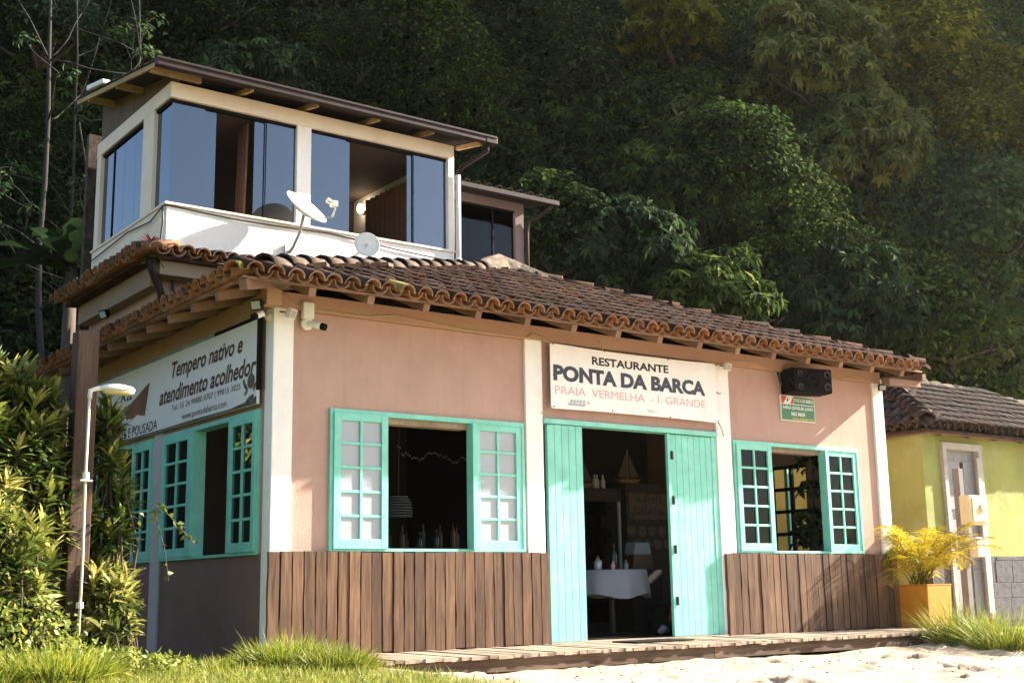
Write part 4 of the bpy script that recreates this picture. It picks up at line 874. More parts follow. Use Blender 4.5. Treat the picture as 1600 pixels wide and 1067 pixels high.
def boat(c, s, label):
    o = empty('model_sailboat', c, label, 'model boat', 'model boats on the coolers'); x, y, z = c
    m = MB(); m.hexa([(x-.16*s,y-.03,z),(x+.14*s,y-.03,z),(x+.14*s,y+.03,z),(x-.16*s,y+.03,z),(x-.24*s,y-.05,z+.07*s),(x+.26*s,y-.02,z+.09*s),(x+.26*s,y+.02,z+.09*s),(x-.24*s,y+.05,z+.07*s)]); m.build('hull', 'hull', o)
    MB().tube([(x,y,z+.05*s),(x,y,z+.58*s)], .008*s, 6).build('mast', 'hull', o)
    m = MB(); m.prism([(x-.01,z+.1*s),(x-.01,z+.56*s),(x-.22*s,z+.12*s)], lambda u, v, d: (u, y-d, v), .006); m.build('mainsail', 'sail', o)
    m = MB(); m.prism([(x+.015,z+.12*s),(x+.22*s,z+.12*s),(x+.015,z+.48*s)], lambda u, v, d: (u, y-.01-d, v), .006); m.build('jib', 'sail', o)
boat((7.35,3.2,2.08), .9, 'model sailboat with cream sails on top of the stone-printed cooler'); boat((6.5,3.3,1.99), 1.0, 'taller dim model sailboat left of the cooler boat')
for k, (bx_, by_) in enumerate(((6.78,3.3),(6.86,3.34),(6.94,3.3))): bottle('white_bottle', (bx_,by_,1.99), .22, .034, 'print_white', 'print_white', 'white bottle in the row of three on top of the drinks fridge', 'white bottles on the drinks fridge')
bn = empty('floor_bundle', (5.85,.9,0), 'dark bags with a red and a white cloth on the floor by the table', 'bags')
MB().lathe((5.75,.75,0), [(.2,0),(.27,.1),(.24,.28),(.12,.38)], 14).build('bag', 'black', bn, smooth=True); MB().lathe((5.98,.72,0), [(.16,0),(.2,.12),(.16,.3),(.08,.5)], 12).build('bag', 'black', bn, smooth=True)
MB().tube([(5.62,.58,.16),(5.7,.54,.3),(5.82,.5,.42),(5.9,.55,.5)], [.05,.09,.09,.04], 8).build('red_cloth', 'red_cloth', bn, smooth=True); MB().tube([(5.9,.52,.44),(5.97,.5,.50),(6.02,.52,.4)], [.03,.06,.04], 8).build('white_cloth', 'cloth_white', bn, smooth=True); MB().tube([(5.45,.6,.03),(5.5,.57,.08),(5.58,.57,.06)], [.03,.05,.03], 8).build('white_cloth', 'cloth_white', bn, smooth=True)
# bar behind the left window
br = empty('bar_counter', (2.9,1.4,0), 'dark bar counter behind the left front window', 'counter'); MB().box(1.6,4.2,1.3,1.8,0,1.0).build('front', 'post_wood', br); MB().box(1.55,4.25,1.22,1.85,1.0,1.05).build('top', 'post_wood', br)
rr = random.Random(12)
for k in range(13): bottle('bar_bottle', (2.1+.115*k,1.42+.10*(k % 2),1.05), rr.uniform(.16,.30), rr.uniform(.026,.036), rr.choice(['bottle_dark','bottle_gold','lantern','juice']), rr.choice(['iron','lantern','bottle_gold']), 'bottle standing in the row on the dark bar counter', 'bottles on the bar', 8)
lm = empty('striped_lantern', (2.03,1.0,2.9), 'striped globe lantern hanging behind the left front window', 'lantern'); MB().tube([(2.03,1.0,3.16),(2.03,1.0,1.62)], .006, 6).build('cord', 'cable', lm)
for k in range(8):
    z = 1.37+.03*k; rad = .15*math.sqrt(max(.05, 1-((z-1.42)/.22)**2)); MB().lathe((2.03,1.0,z), [(rad,0),(rad*1.02,.008),(rad,.016)], 18).build('slat', 'lantern', lm)
gl = MB(); rr = random.Random(2)
for k in range(40):
    t = k/39; gl.lathe((2.05+1.0*t, 1.05, 2.12-.10*math.sin(math.pi*((t*2) % 1))+rr.uniform(-.03,.03)), [(.004,0),(.009,.004),(.009,.009),(.004,.013)], 5)
tag(gl.build('bead_garland', 'galv', origin=(2.5,1.05,2.1)), 'glinting bead garland strung behind the left front window', 'garland')

# ------------------------------------------------------------------ lime house next door
H = empty('lime_house', (13.5, 2.6, -.2), 'lime green cottage with grey stone base and old tiled hip roof', 'house')
YH = .6; HX = 10.93; HE = 17.5; HB = 4.6
def hp(name, m, mt, **k): return m.build(name, mt, H, **k)
hw = MB()
for x0, x1, z0, z1 in [(HX,11.40,.95,2.80),(11.40,12.36,2.62,2.80),(12.36,13.74,.95,2.80),(13.74,14.6,2.3,2.80),(14.6,HE,.95,2.80)]: hw.box(x0, x1, YH, YH+.2, z0, z1)
hw.box(13.74,14.6,YH,YH+.2,.95,1.0)
hw.box(HX, HX+.2, YH+.2, HB, .2, 2.80); hw.box(HE-.2, HE, YH+.2, HB, .2, 2.8); hw.box(HX, HE, HB, HB+.2, .2, 2.8)
hp('wall', hw, 'lime'); hb = MB().box(12.36, HE, YH-.02, YH+.2, -.4, .95); hb.box(HX, 11.40, YH-.02, YH+.2, -.4, .95)
hp('stone_base', hb, 'stone_gray')
rr = random.Random(77); z = -.3
while z < .93:
    x = 12.38+rr.uniform(0, .2); hgt = rr.uniform(.22, .36)
    while x < 14.6:
        wd = rr.uniform(.4, .8); hp('stone', MB().box(x, x+wd-.006, YH-.026-rr.uniform(0,.006), YH-.02, z, min(z+hgt-.006, .945)), 'stone_gray', bevel=.004); x += wd
    z += hgt
# panelled door with a loose frame
hp('door_frame', MB().hexa([(11.385,YH-.06,.0),(11.46,YH-.06,.0),(11.46,YH+.1,.0),(11.385,YH+.1,.0),(11.36,YH-.06,2.62),(11.45,YH-.06,2.62),(11.45,YH+.1,2.62),(11.36,YH+.1,2.62)]), 'frame_gray')
hp('door_frame', MB().hexa([(12.28,YH-.06,.0),(12.36,YH-.06,.0),(12.36,YH+.1,.0),(12.28,YH+.1,.0),(12.28,YH-.06,2.57),(12.37,YH-.06,2.57),(12.37,YH+.1,2.57),(12.28,YH+.1,2.57)]), 'frame_gray')
hp('door_frame', MB().box(11.36, 12.38, YH-.065, YH+.1, 2.56, 2.66), 'frame_gray')
dl = hp('door', MB().box(11.46, 12.28, YH+.04, YH+.09, -.05, 2.56), 'door_gray')
for a0, a1 in ((11.52,11.80),(11.94,12.22)):
    for z0, z1 in ((.15,.75),(.90,1.5),(1.65,2.4)): MB().box(a0, a1, YH+.02, YH+.039, z0, z1).build('door_panel', 'door_gray', dl, bevel=.01)
for x0 in (12.18,): hp('loose_plank', MB().box(x0, x0+.07, YH-.09, YH-.066, .1, 2.45), 'frame_gray')
wf = hp('window_frame', MB().box(13.72,13.81,YH-.05,YH+.1,1.0,2.32).box(14.52,14.61,YH-.05,YH+.1,1.0,2.32).box(13.81,14.52,YH-.05,YH+.1,2.23,2.32), 'white_paint'); MB().box(13.81,14.16,YH+.02,YH+.06,1.0,2.23).build('shutter', 'white_paint', wf); MB().box(14.165,14.52,YH+.02,YH+.06,1.0,2.23).build('shutter', 'white_paint', wf)
hp('step', MB().box(12.2, 15.5, YH-.55, YH-.03, -.4, -.12), 'concrete', bevel=.02)
# roof: corner eave at the left front, front plane and left plane
A0 = Vector((HX-.22, YH-.28, 2.83)); PK = Vector((12.6, 2.6, 3.98)); RE = Vector((17.7, 2.6, 3.72)); E1 = Vector((17.72, YH-.28, 2.83)); BL = Vector((HX-.22, HB+.4, 2.83))
hr = MB(); slab(hr, [tuple(A0-Vector((0,0,.03))), tuple(E1-Vector((0,0,.03))), tuple(RE-Vector((0,0,.03))), tuple(PK-Vector((0,0,.03)))]); slab(hr, [tuple(A0-Vector((0,0,.031))), tuple(PK-Vector((0,0,.031))), tuple(BL-Vector((0,0,.031)))]); slab(hr, [tuple(PK), tuple(RE), (17.72,HB+.4,2.83), tuple(BL)])
HR = hp('roof', hr, 'tile_old')
fl = math.hypot(2.28, 1.15)
tile_field(HR, A0, (1,0,0), (0,2.28,1.12), lambda u: fl*min(u/1.89, 1), 5.2, seed=41, eave=ME_OLD, cover=ME_OLD, chan=ME_OLD, chan_e=ME_CHAN, mt='tile_old', expo=.33, chan_rows=0)
ll_ = math.hypot(1.89, 1.15)
tile_field(HR, BL, (0,-1,0), (1.89,0,1.15), lambda u: ll_*min(u/2.4, (BL.y-A0.y-u)/2.28), BL.y-A0.y, seed=42, eave=ME_OLD, cover=ME_OLD, chan=ME_OLD, chan_e=ME_CHAN, mt='tile_old', expo=.33, chan_rows=0)
hip_run(HR, A0+Vector((.02,.02,.0)), PK, ME_OLDHIP, .27, .11, 43)
hip_run(HR, RE, PK, ME_OLDHIP, .38, .10, 44, name='ridge_tile')
hp('eave_board', MB().bar(A0+Vector((.1,.1,-.06)), E1+Vector((0,.1,-.06)), .05, .04), 'rafter_wood'); hp('eave_board', MB().bar(A0+Vector((.1,.15,-.06)), BL+Vector((.1,0,-.06)), .05, .04), 'rafter_wood')
for k in range(9): hp('rafter', MB().bar((HX+.2+.72*k, YH-.2, 2.76), (HX+.2+.72*k, YH+.15, 2.87), .06, .07), 'post_wood')

# ------------------------------------------------------------------ planter, meter post, street lamp, wooden post
pt = empty('square_planter', (9.53,-.24,-.02), 'square orange planter at the right end of the deck', 'planter')
m = MB(); a0, a1, b0, b1 = 9.27, 9.80, -.50, .02
m.hexa([(a0+.02,b0+.02,-.06),(a1-.02,b0+.02,-.06),(a1-.02,b1-.02,-.06),(a0+.02,b1-.02,-.06),(a0,b0,.535),(a1,b0,.535),(a1,b1,.535),(a0,b1,.535)]); m.build('pot', 'orange_pot', pt, bevel=.01)
rim = MB().box(a0-.004,a1+.004,b0-.004,b0+.03,.536,.55).box(a0-.004,a1+.004,b1-.03,b1+.004,.536,.55).box(a0-.004,a0+.03,b0+.03,b1-.03,.536,.55).box(a1-.03,a1+.004,b0+.03,b1-.03,.536,.55); rim.build('rim', 'orange_pot', pt); MB().box(a0+.03,a1-.03,b0+.03,b1-.03,.536,.543).build('soil', 'soil', pt)
mp_ = empty('meter_post', (11.05,.12,-.2), 'grey service post with cream meter boxes beside the cottage door', 'meter post')
MB().box(10.99,11.10,.05,.16,-.4,2.2).build('post', 'post_gray', mp_, bevel=.006); MB().tube([(11.17,.12,-.3),(11.18,.12,2.3)], .028, 8).tube([(11.25,.14,-.3),(11.25,.14,.9)], .022, 8).build('conduit', 'cable', mp_)
MB().box(10.93,11.37,-.13,.045,1.38,1.80).build('meter_box', 'meter_cream', mp_, bevel=.015); MB().box(10.98,11.32,-.145,-.13,1.42,1.76).lathe((11.2,-.145,1.62), [(.06,0),(.06,.02),(.05,.03)], 14, axis=(0,-1,0)).build('box_lid', 'meter_cream', mp_, bevel=.008)
MB().box(11.08,11.33,-.10,.045,.92,1.20).build('lower_box', 'plastic_cream', mp_, bevel=.012); MB().box(11.02,11.1,-.02,.045,1.22,1.36).build('switch', 'galv', mp_)
tag(MB().hexa([(-1.838,.02,-.15),(-1.652,.02,-.15),(-1.652,.20,-.15),(-1.838,.20,-.15),(-1.838,.02,2.865),(-1.652,.02,2.895),(-1.652,.20,2.90),(-1.838,.20,2.875)]).build('wooden_post', 'post_wood', origin=(-1.745,.11,-.15), bevel=.008), 'tall dark square timber post rising from the left shrubs', 'post')
la = empty('garden_lamp', (-1.803,-.25,-.08), 'thin white garden lamp with flat oval head before the timber post', 'lamp')
LX, LY = -1.803, -.25
MB().tube([(LX,LY,-.12),(LX+.006,LY,.9),(LX-.004,LY,1.55),(LX,LY,2.26)], .0125, 10).build('pole', 'plastic_cream', la, smooth=True); MB().tube([(LX,LY,.48),(LX,LY,.53)], .03, 10).tube([(LX,LY,1.53),(LX,LY,1.60)], .028, 10).tube([(LX-.05,LY-.02,1.53),(LX+.05,LY-.02,1.53)], .009, 6).build('coupling', 'plastic_white', la)
MB().tube([(LX,LY,2.23),(LX+.006,LY,2.30),(LX+.06,LY,2.32),(LX+.14,LY,2.335)], .021, 10).build('arm', 'white_paint', la, smooth=True)
def oval(m, c, L, W, prof, n=20):
    b = len(m.v)
    for s_, h in prof:
        for k in range(n): t = 2*math.pi*k/n; m.v.append((c[0]+L*s_*math.cos(t), c[1]+W*s_*math.sin(t), c[2]+h+.05*s_*math.cos(t)*0))
    for i in range(len(prof)-1):
        for k in range(n): a = b+i*n+k; d = b+i*n+(k+1) % n; m.f.append((a, d, d+n, a+n))
    m.f.append(tuple(b+k for k in reversed(range(n)))); e = b+(len(prof)-1)*n; m.f.append(tuple(e+k for k in range(n))); return m
oval(MB(), (LX+.235,LY,2.315), .155, .09, [(1.0,0),(1.02,.012),(.9,.035),(.6,.052),(.2,.06)]).build('hood', 'plastic_white', la, smooth=True); oval(MB(), (LX+.245,LY,2.290), .14, .08, [(.3,-.012),(.85,-.005),(1.0,.01),(1.0,.026)]).build('diffuser', 'meter_cream', la, smooth=True)
# ------------------------------------------------------------------ vegetation helpers
def unit(a): return a/np.maximum(np.linalg.norm(a, axis=-1, keepdims=True), 1e-9)
def tri_mesh(name, V, F, tone, mt, parent=None, origin=None, smooth=False):
    me = bpy.data.meshes.new(name)
    if origin is not None: V = V-np.array(origin)
    me.vertices.add(len(V)); me.vertices.foreach_set('co', V.astype(np.float32).ravel())
    me.loops.add(F.size); me.loops.foreach_set('vertex_index', F.ravel().astype(np.int32)); me.polygons.add(len(F)); me.polygons.foreach_set('loop_start', (np.arange(len(F))*F.shape[1]).astype(np.int32))
    at = me.attributes.new('tone', 'FLOAT', 'FACE'); at.data.foreach_set('value', tone.astype(np.float32))
    if smooth: me.polygons.foreach_set('use_smooth', np.ones(len(F), bool))
    me.update(); me.validate(); me.materials.append(M_[mt])
    o = bpy.data.objects.new(name, me); COL.objects.link(o)
    if origin is not None: o.location = origin
    if parent is not None: put(o, parent)
    return o
def kites(base, d, nrm, L, W, tone, fold=.3, droop=.12, mid=.42):
    """folded leaf blades: four points, two triangles each"""
    d = unit(d); side = unit(np.cross(d, nrm)); n2 = np.cross(side, d); L = L[:, None]; W = W[:, None]
    v0 = base; m_ = base+d*L*mid+n2*(W*fold*.5); v1 = m_+side*W*.5; v3 = m_-side*W*.5; v2 = base+d*L-n2*(L*droop)
    V = np.stack([v0, v1, v2, v3], 1).reshape(-1, 3); n = len(base); i = np.arange(n)*4
    F = np.stack([np.stack([i, i+1, i+2], 1), np.stack([i, i+2, i+3], 1)], 1).reshape(-1, 3)
    return V, F, np.repeat(tone, 2)
def strips(base, d, bend, nrm, L, W, tone, prof=((0,.45),(.35,1.),(.7,.75),(1,.0)), fold=.0):
    """curved blades as tapering ribbons"""
    d = unit(d); side = unit(np.cross(d, nrm)); n = len(base); k = len(prof); rows = []
    for s, w_ in prof:
        p = base+d*(L*s)[:, None]+bend*(L*s*s)[:, None]; rows += [p+side*(W*w_*.5)[:, None], p-side*(W*w_*.5)[:, None]]
    V = np.stack(rows, 1).reshape(-1, 3); i = np.arange(n)*2*k; F = []
    for q in range(k-1):
        a = i+2*q; F += [np.stack([a, a+1, a+3], 1), np.stack([a, a+3, a+2], 1)]
    F = np.stack(F, 1).reshape(-1, 3); return V, F, np.repeat(tone, 2*(k-1))
def merge(parts):
    Vs, Fs, Ts = [], [], []; b = 0
    for V, F, t in parts: Vs.append(V); Fs.append(F+b); Ts.append(t); b += len(V)
    return np.concatenate(Vs), np.concatenate(Fs), np.concatenate(Ts)
def rdir(n, r): return unit(r.normal(size=(n, 3)))
def clump(c, rad, n, r, size=.16, wr=.5, tone0=.4, spread=.25, squash=.8, face=None):
    """a leafy clump: blades spread over an uneven rounded shell"""
    u = rdir(n, r); u[:, 2] = np.where(u[:, 2] < -.35, -u[:, 2], u[:, 2])
    if face is not None: u = np.where((u@face)[:, None] < -.35, -u, u)
    rr_ = rad*r.uniform(.55, 1.08, n)**.7; p = np.array(c)+u*rr_[:, None]*np.array([1, 1, squash])
    nr = unit(u*.7+np.array([0, 0, .6])+r.normal(size=(n, 3))*.35); d = unit(np.cross(nr, rdir(n, r))+u*.35+np.array([0, 0, -.35]))
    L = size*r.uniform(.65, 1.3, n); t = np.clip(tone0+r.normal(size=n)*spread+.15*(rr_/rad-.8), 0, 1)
    return kites(p, d, nr, L, L*wr*r.uniform(.8, 1.2, n), t)
def rosettes(c, rad, n, r, size=.28, per=9, tone0=.45, squash=.85, face=None):
    """twig ends carrying whorls of drooping leaves"""
    u = rdir(n, r); u[:, 2] = np.where(u[:, 2] < -.3, -u[:, 2], u[:, 2])
    if face is not None: u = np.where((u@face)[:, None] < -.25, -u, u)
    p = np.array(c)+u*(rad*r.uniform(.6, 1.08, n))[:, None]*np.array([1, 1, squash])
    ax = unit(u+np.array([0, 0, .35])); P = np.repeat(p, per, 0); A = np.repeat(ax, per, 0); m = n*per
    ang = np.tile(np.arange(per)*2.4, n)+np.repeat(r.uniform(0, 6, n), per)
    x = unit(np.cross(A, np.array([.3, .2, .9]))); y = np.cross(A, x); rad_ = x*np.cos(ang)[:, None]+y*np.sin(ang)[:, None]
    d = unit(rad_*.8+A*r.uniform(-.1, .7, m)[:, None]+np.array([0, 0, -1])*r.uniform(.35, .95, m)[:, None]); nr = unit(A+np.array([0, 0, .5])+r.normal(size=(m, 3))*.2)
    L = size*r.uniform(.7, 1.25, m); t = np.clip(np.repeat(tone0+r.normal(size=n)*.16, per)+r.normal(size=m)*.13, 0, 1)
    return kites(P+rad_*.02, d, nr, L, L*.34*r.uniform(.8, 1.2, m), t, droop=.2)
TOCAM = unit(np.array([-.6, -.8, .15]))
# ------------------------------------------------------------------ hillside cover (one mass, three kinds of leaf)
def cover():
    r = np.random.default_rng(101); N_ = 5200
    az = r.uniform(7, 70, N_); dz = r.uniform(0, 1, N_)**.8*16; Rr = hill_foot(az)+dz*.62
    z = hill_z(az, Rr); x = C0[0]+np.sin(np.radians(az))*Rr; y = C0[1]+np.cos(np.radians(az))*Rr
    keep = (z < 25); sp = vnoise(x, y+z, .28, 33)+.5*vnoise(x, z, .7, 34)
    groups = {'leaf_hill': [], 'leaf_blue': [], 'leaf_olive': []}
    for i in np.nonzero(keep)[0]:
        out = r.uniform(.0, 1.1); d = np.array([np.sin(np.radians(az[i])), np.cos(np.radians(az[i])), 0]); c = np.array([x[i], y[i], z[i]])-d*out+np.array([0, 0, .2])
        k = 'leaf_blue' if sp[i] > .18 else ('leaf_olive' if sp[i] < -.24 else 'leaf_hill'); rad = r.uniform(.45, 1.05); t0 = r.uniform(.02, .32)+.58*float(sstep(36, 52, az[i])); q = r.random()  # leaf tone rises to the right, painting in dim left and brighter right light
        f = -d+np.array([0, 0, .15])
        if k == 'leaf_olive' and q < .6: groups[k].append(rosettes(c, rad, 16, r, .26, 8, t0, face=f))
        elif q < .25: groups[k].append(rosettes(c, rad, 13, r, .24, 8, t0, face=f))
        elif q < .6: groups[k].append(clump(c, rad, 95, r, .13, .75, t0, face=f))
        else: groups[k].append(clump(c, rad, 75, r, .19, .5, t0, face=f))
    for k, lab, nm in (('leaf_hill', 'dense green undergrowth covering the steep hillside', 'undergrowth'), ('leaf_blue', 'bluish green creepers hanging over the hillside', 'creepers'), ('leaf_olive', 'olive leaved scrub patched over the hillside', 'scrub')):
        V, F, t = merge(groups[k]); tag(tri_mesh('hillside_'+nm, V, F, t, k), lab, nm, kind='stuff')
cover()
# ------------------------------------------------------------------ trees one can tell apart on the hillside
def limb_tree(m, p, d, L, r0, depth, r, tips):
    pts = [p]; rs = [r0]; n = 4; q = np.array(p, float); dd = np.array(d, float)
    for i in range(n):
        dd = unit(dd+r.normal(size=3)*.14+np.array([0, 0, .05])); q = q+dd*L/n; pts.append(tuple(q)); rs.append(max(.006, r0*(1-.5*(i+1)/n)))
    m.tube(pts, rs, 7 if r0 > .05 else 5)
    if depth == 0: tips.append(q); return
    for k in range(r.integers(2, 4)): limb_tree(m, tuple(q), unit(dd+r.normal(size=3)*.55), L*r.uniform(.55, .8), rs[-1]*.8, depth-1, r, tips)
def hill_tree(name, c, rad, style, mt, label, seed, nclump=16, size=.26, tone=.45, leaves=70):
    r = np.random.default_rng(seed); c = np.array(c, float); az = math.degrees(math.atan2(c[0]-C0[0], c[1]-C0[1])); Rr = math.hypot(c[0]-C0[0], c[1]-C0[1])
    gz = max(c[2]-rad[2]*.75, .0); Rb = max(float(hill_foot(az))+gz/2+.3, Rr+.4); gz = float(hill_z(np.array(az), np.array(Rb))); b = (C0[0]+math.sin(math.radians(az))*Rb, C0[1]+math.cos(math.radians(az))*Rb, gz-.2)
    o = empty(name, b, label, 'tree', 'trees on the hillside'); m = MB(); tips = []
    top = c+np.array([0, 0, -rad[2]*.2])+(np.array(b)-c)*.25; mid = (np.array(b)+top)/2+r.normal(size=3)*.15
    m.tube([b, tuple(mid), tuple(top)], [.14, .10, .06], 7)
    for k in range(5): limb_tree(m, tuple(top), unit(r.normal(size=3)*np.array([1, 1, .3])+np.array([0, 0, .7])), rad[0]*.55, .06, 1, r, tips)
    m.build('trunk', 'bark_dark', o, smooth=True)
    ps = []
    for k in range(int(nclump*1.35)):
        u = rdir(1, r)[0]; u[2] = u[2] if u[2] > -.5 else -u[2]
        if u@TOCAM < -.3: u = u-2*(u@TOCAM)*TOCAM
        cc = c+u*np.array(rad)*r.uniform(.35, .92); cr = min(rad)*r.uniform(.36, .56); t0 = np.clip(tone+r.normal()*.12, .05, .95)
        if style == 'rosette': ps.append(rosettes(cc, cr, int(leaves/5), r, size, 9, t0))
        elif style == 'fine': ps.append(clump(cc, cr*1.1, leaves*3, r, size*.45, .5, t0, squash=.6))
        elif style == 'vine': ps.append(clump(cc, cr*1.15, int(leaves*1.8), r, size*.62, .9, t0, .2))
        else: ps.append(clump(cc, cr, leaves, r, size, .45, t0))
        if style in ('vine', 'fine') and k % 3 == 0:                     # hanging strands
            n = 60; s = r.uniform(0, 1, n); p = cc+np.array([0, 0, -1.])*(s*cr*2.6)[:, None]+r.normal(size=(n, 3))*.09-TOCAM*(-.2)
            ps.append(kites(p, unit(r.normal(size=(n, 3))+np.array([0, 0, -.9])), unit(r.normal(size=(n, 3))+TOCAM), np.full(n, size*.5), np.full(n, size*.38), np.clip(t0+r.normal(size=n)*.2, 0, 1)))
    V, F, t = merge(ps); tri_mesh('crown', V, F, t, mt, o)
for a in [  # per-tree tone paints in the dim light at left and brighter at right
 ('hill_tree', (1.9,16.0,12.6), (2.0,1.6,1.4), 'plain', 'leaf_blue', 'dark leafy tree crown in the top left corner', 1, 22, .2, .3, 110),
 ('hill_tree', (2.0,15.6,9.7), (1.5,1.3,1.2), 'fine', 'leaf_hill', 'dim fine-leaved tree among the bare trunks left of the upper roof', 2, 14, .2, .1, 70),
 ('hill_tree', (1.4,14.4,7.6), (1.6,1.3,1.3), 'plain', 'leaf_hill', 'dim low tree behind the banana plant', 3, 14, .2, .08, 80),
 ('hill_tree', (6.0,17.2,14.4), (2.2,1.6,1.3), 'plain', 'leaf_hill', 'shadowy tree above the peak of the upper roof', 4, 18, .2, .12, 90),
 ('hill_tree', (6.5,14.6,12.2), (1.9,1.2,.9), 'rosette', 'leaf_blue', 'grey green tree showing just over the upper roof edge', 5, 16, .3, .45, 80),
 ('hill_tree', (9.3,15.3,13.4), (1.6,1.2,1.7), 'fine', 'leaf_hill', 'mossy green fine-leaved tree above the middle of the upper roof', 6, 18, .2, .3, 80),
 ('hill_tree', (11.0,14.6,14.5), (1.7,1.2,1.5), 'vine', 'leaf_hill', 'creeper-hung tree at the top centre of the hillside', 7, 18, .22, .42, 80),
 ('hill_tree', (11.7,13.4,12.6), (1.4,1.1,1.6), 'fine', 'leaf_hill', 'layered feathery tree right above the gutter end', 8, 16, .2, .42, 80),
 ('hill_tree', (11.9,11.8,9.8), (1.0,.9,1.9), 'vine', 'leaf_hill', 'narrow column of creepers above the grey annex', 9, 16, .2, .25, 70),
 ('hill_tree', (14.2,12.2,13.2), (1.3,1.0,2.0), 'vine', 'leaf_olive', 'tall brownish creeper-draped tree in the upper middle', 10, 16, .2, .15, 70),
 ('hill_tree', (16.6,11.3,14.6), (1.7,1.2,1.4), 'rosette', 'leaf_gold', 'yellow lit tree crown at the top edge right of centre', 11, 16, .24, .5, 80),
 ('hill_tree', (19.8,9.4,13.8), (2.4,1.6,2.2), 'rosette', 'leaf_olive', 'big drooping-leaved tree at the top right', 12, 36, .29, .75, 105),
 ('hill_tree', (15.4,8.2,9.6), (1.9,1.4,1.6), 'vine', 'leaf_hill', 'rounded creeper-covered dome of a tree in the middle right', 13, 40, .2, .24, 95),
 ('hill_tree', (16.8,7.6,8.3), (1.5,1.2,1.2), 'fine', 'leaf_hill', 'fresh light green small-leaved tree beside the creeper dome', 14, 20, .24, .42, 80),
 ('hill_tree', (20.6,8.5,11.2), (1.9,1.3,1.7), 'rosette', 'leaf_olive', 'rust-tinged drooping-leaved tree right of the creeper dome', 15, 30, .31, .8, 100),
 ('hill_tree', (25.0,9.9,16.0), (2.4,1.5,1.9), 'plain', 'leaf_gold', 'hazy loose-leaved tree in the top right corner', 16, 30, .26, .5, 110),
 ('hill_tree', (27.2,8.9,13.8), (2.4,1.5,2.6), 'vine', 'leaf_gold', 'yellow-green creeper tree on the right edge', 17, 34, .26, .55, 90),
 ('hill_tree', (25.0,7.8,9.6), (2.3,1.5,2.0), 'vine', 'leaf_blue', 'heart-leaved creeper wall above the cottage roof at the right edge', 18, 34, .26, .9, 95),
 ('hill_tree', (11.9,7.9,6.9), (1.5,1.1,1.5), 'rosette', 'leaf_blue', 'bluish bush with drooping whorls right of the grey annex', 19, 26, .27, .4, 100),
 ('hill_tree', (13.4,7.0,6.0), (1.6,1.1,1.4), 'rosette', 'leaf_hill', 'dark drooping-leaved bush above the middle of the tiled roof', 20, 26, .27, .45, 100),
 ('hill_tree', (17.6,7.2,6.6), (1.9,1.3,1.5), 'rosette', 'leaf_blue', 'drooping-leaved bush above the right half of the tiled roof', 21, 26, .28, .5, 100),
 ('hill_tree', (10.6,8.9,7.6), (1.3,1.1,1.4), 'vine', 'leaf_hill', 'low creeper bush touching the eave of the grey annex', 22, 18, .2, .25, 80),
 ('hill_tree', (20.9,6.7,6.3), (1.8,1.2,1.4), 'plain', 'leaf_hill', 'dark bush above the left end of the cottage roof', 23, 24, .22, .6, 100),
 ('hill_tree', (13.9,8.8,8.9), (1.4,1.1,1.3), 'rosette', 'leaf_hill', 'bush with hanging whorls left of the creeper dome', 24, 22, .3, .55, 85),
]: hill_tree(*a)
# slim bare trees at the left
def bare_tree(b, h, label, seed, lean=(0,0), nb=9, rad=.048):
    r = np.random.default_rng(seed); o = empty('bare_tree', b, label, 'tree', 'slim bare trees left of the house'); m = MB(); b = np.array(b, float); n = 9
    pts = [b+np.array([lean[0]*(i/n)+r.normal()*.05, lean[1]*i/n, h*i/n]) for i in range(n+1)]; m.tube([tuple(p) for p in pts], [rad*(1-.7*i/n) for i in range(n+1)], 7); m.build('trunk', 'bark_pale', o, smooth=True)
    br_ = MB(); tips = []
    for k in range(nb):
        i = r.integers(3, n); limb_tree(br_, tuple(pts[i]), unit(r.normal(size=3)*np.array([1, .5, .3])+np.array([0, 0, .5])), r.uniform(.9, 1.7), .02, 1, r, tips)
    br_.build('branches', 'bark_pale', o, smooth=True)
    ps = []
    for tpt in tips: ps.append(clump(tpt, .22, 26, r, .12, .5, .4, squash=.5))
    V, F, t = merge(ps); tri_mesh('crown', V, F, t, 'leaf_blue', o)
bare_tree((2.5,11.9,2.0), 11.5, 'slim pale trunk standing just left of the upper roof corner', 51, (.2,0), 10)
bare_tree((1.9,12.9,2.5), 11.0, 'slim pale trunk second from the upper roof corner', 52, (-.1,0), 9)
bare_tree((1.35,12.2,2.0), 11.0, 'slim pale trunk nearest the left edge of the picture', 53, (-.4,0), 9, .08)
bare_tree((2.7,12.4,2.0), 7.5, 'crooked thin branching tree against the dark hillside left of the glazed storey', 54, (-.9,0), 12, .06)
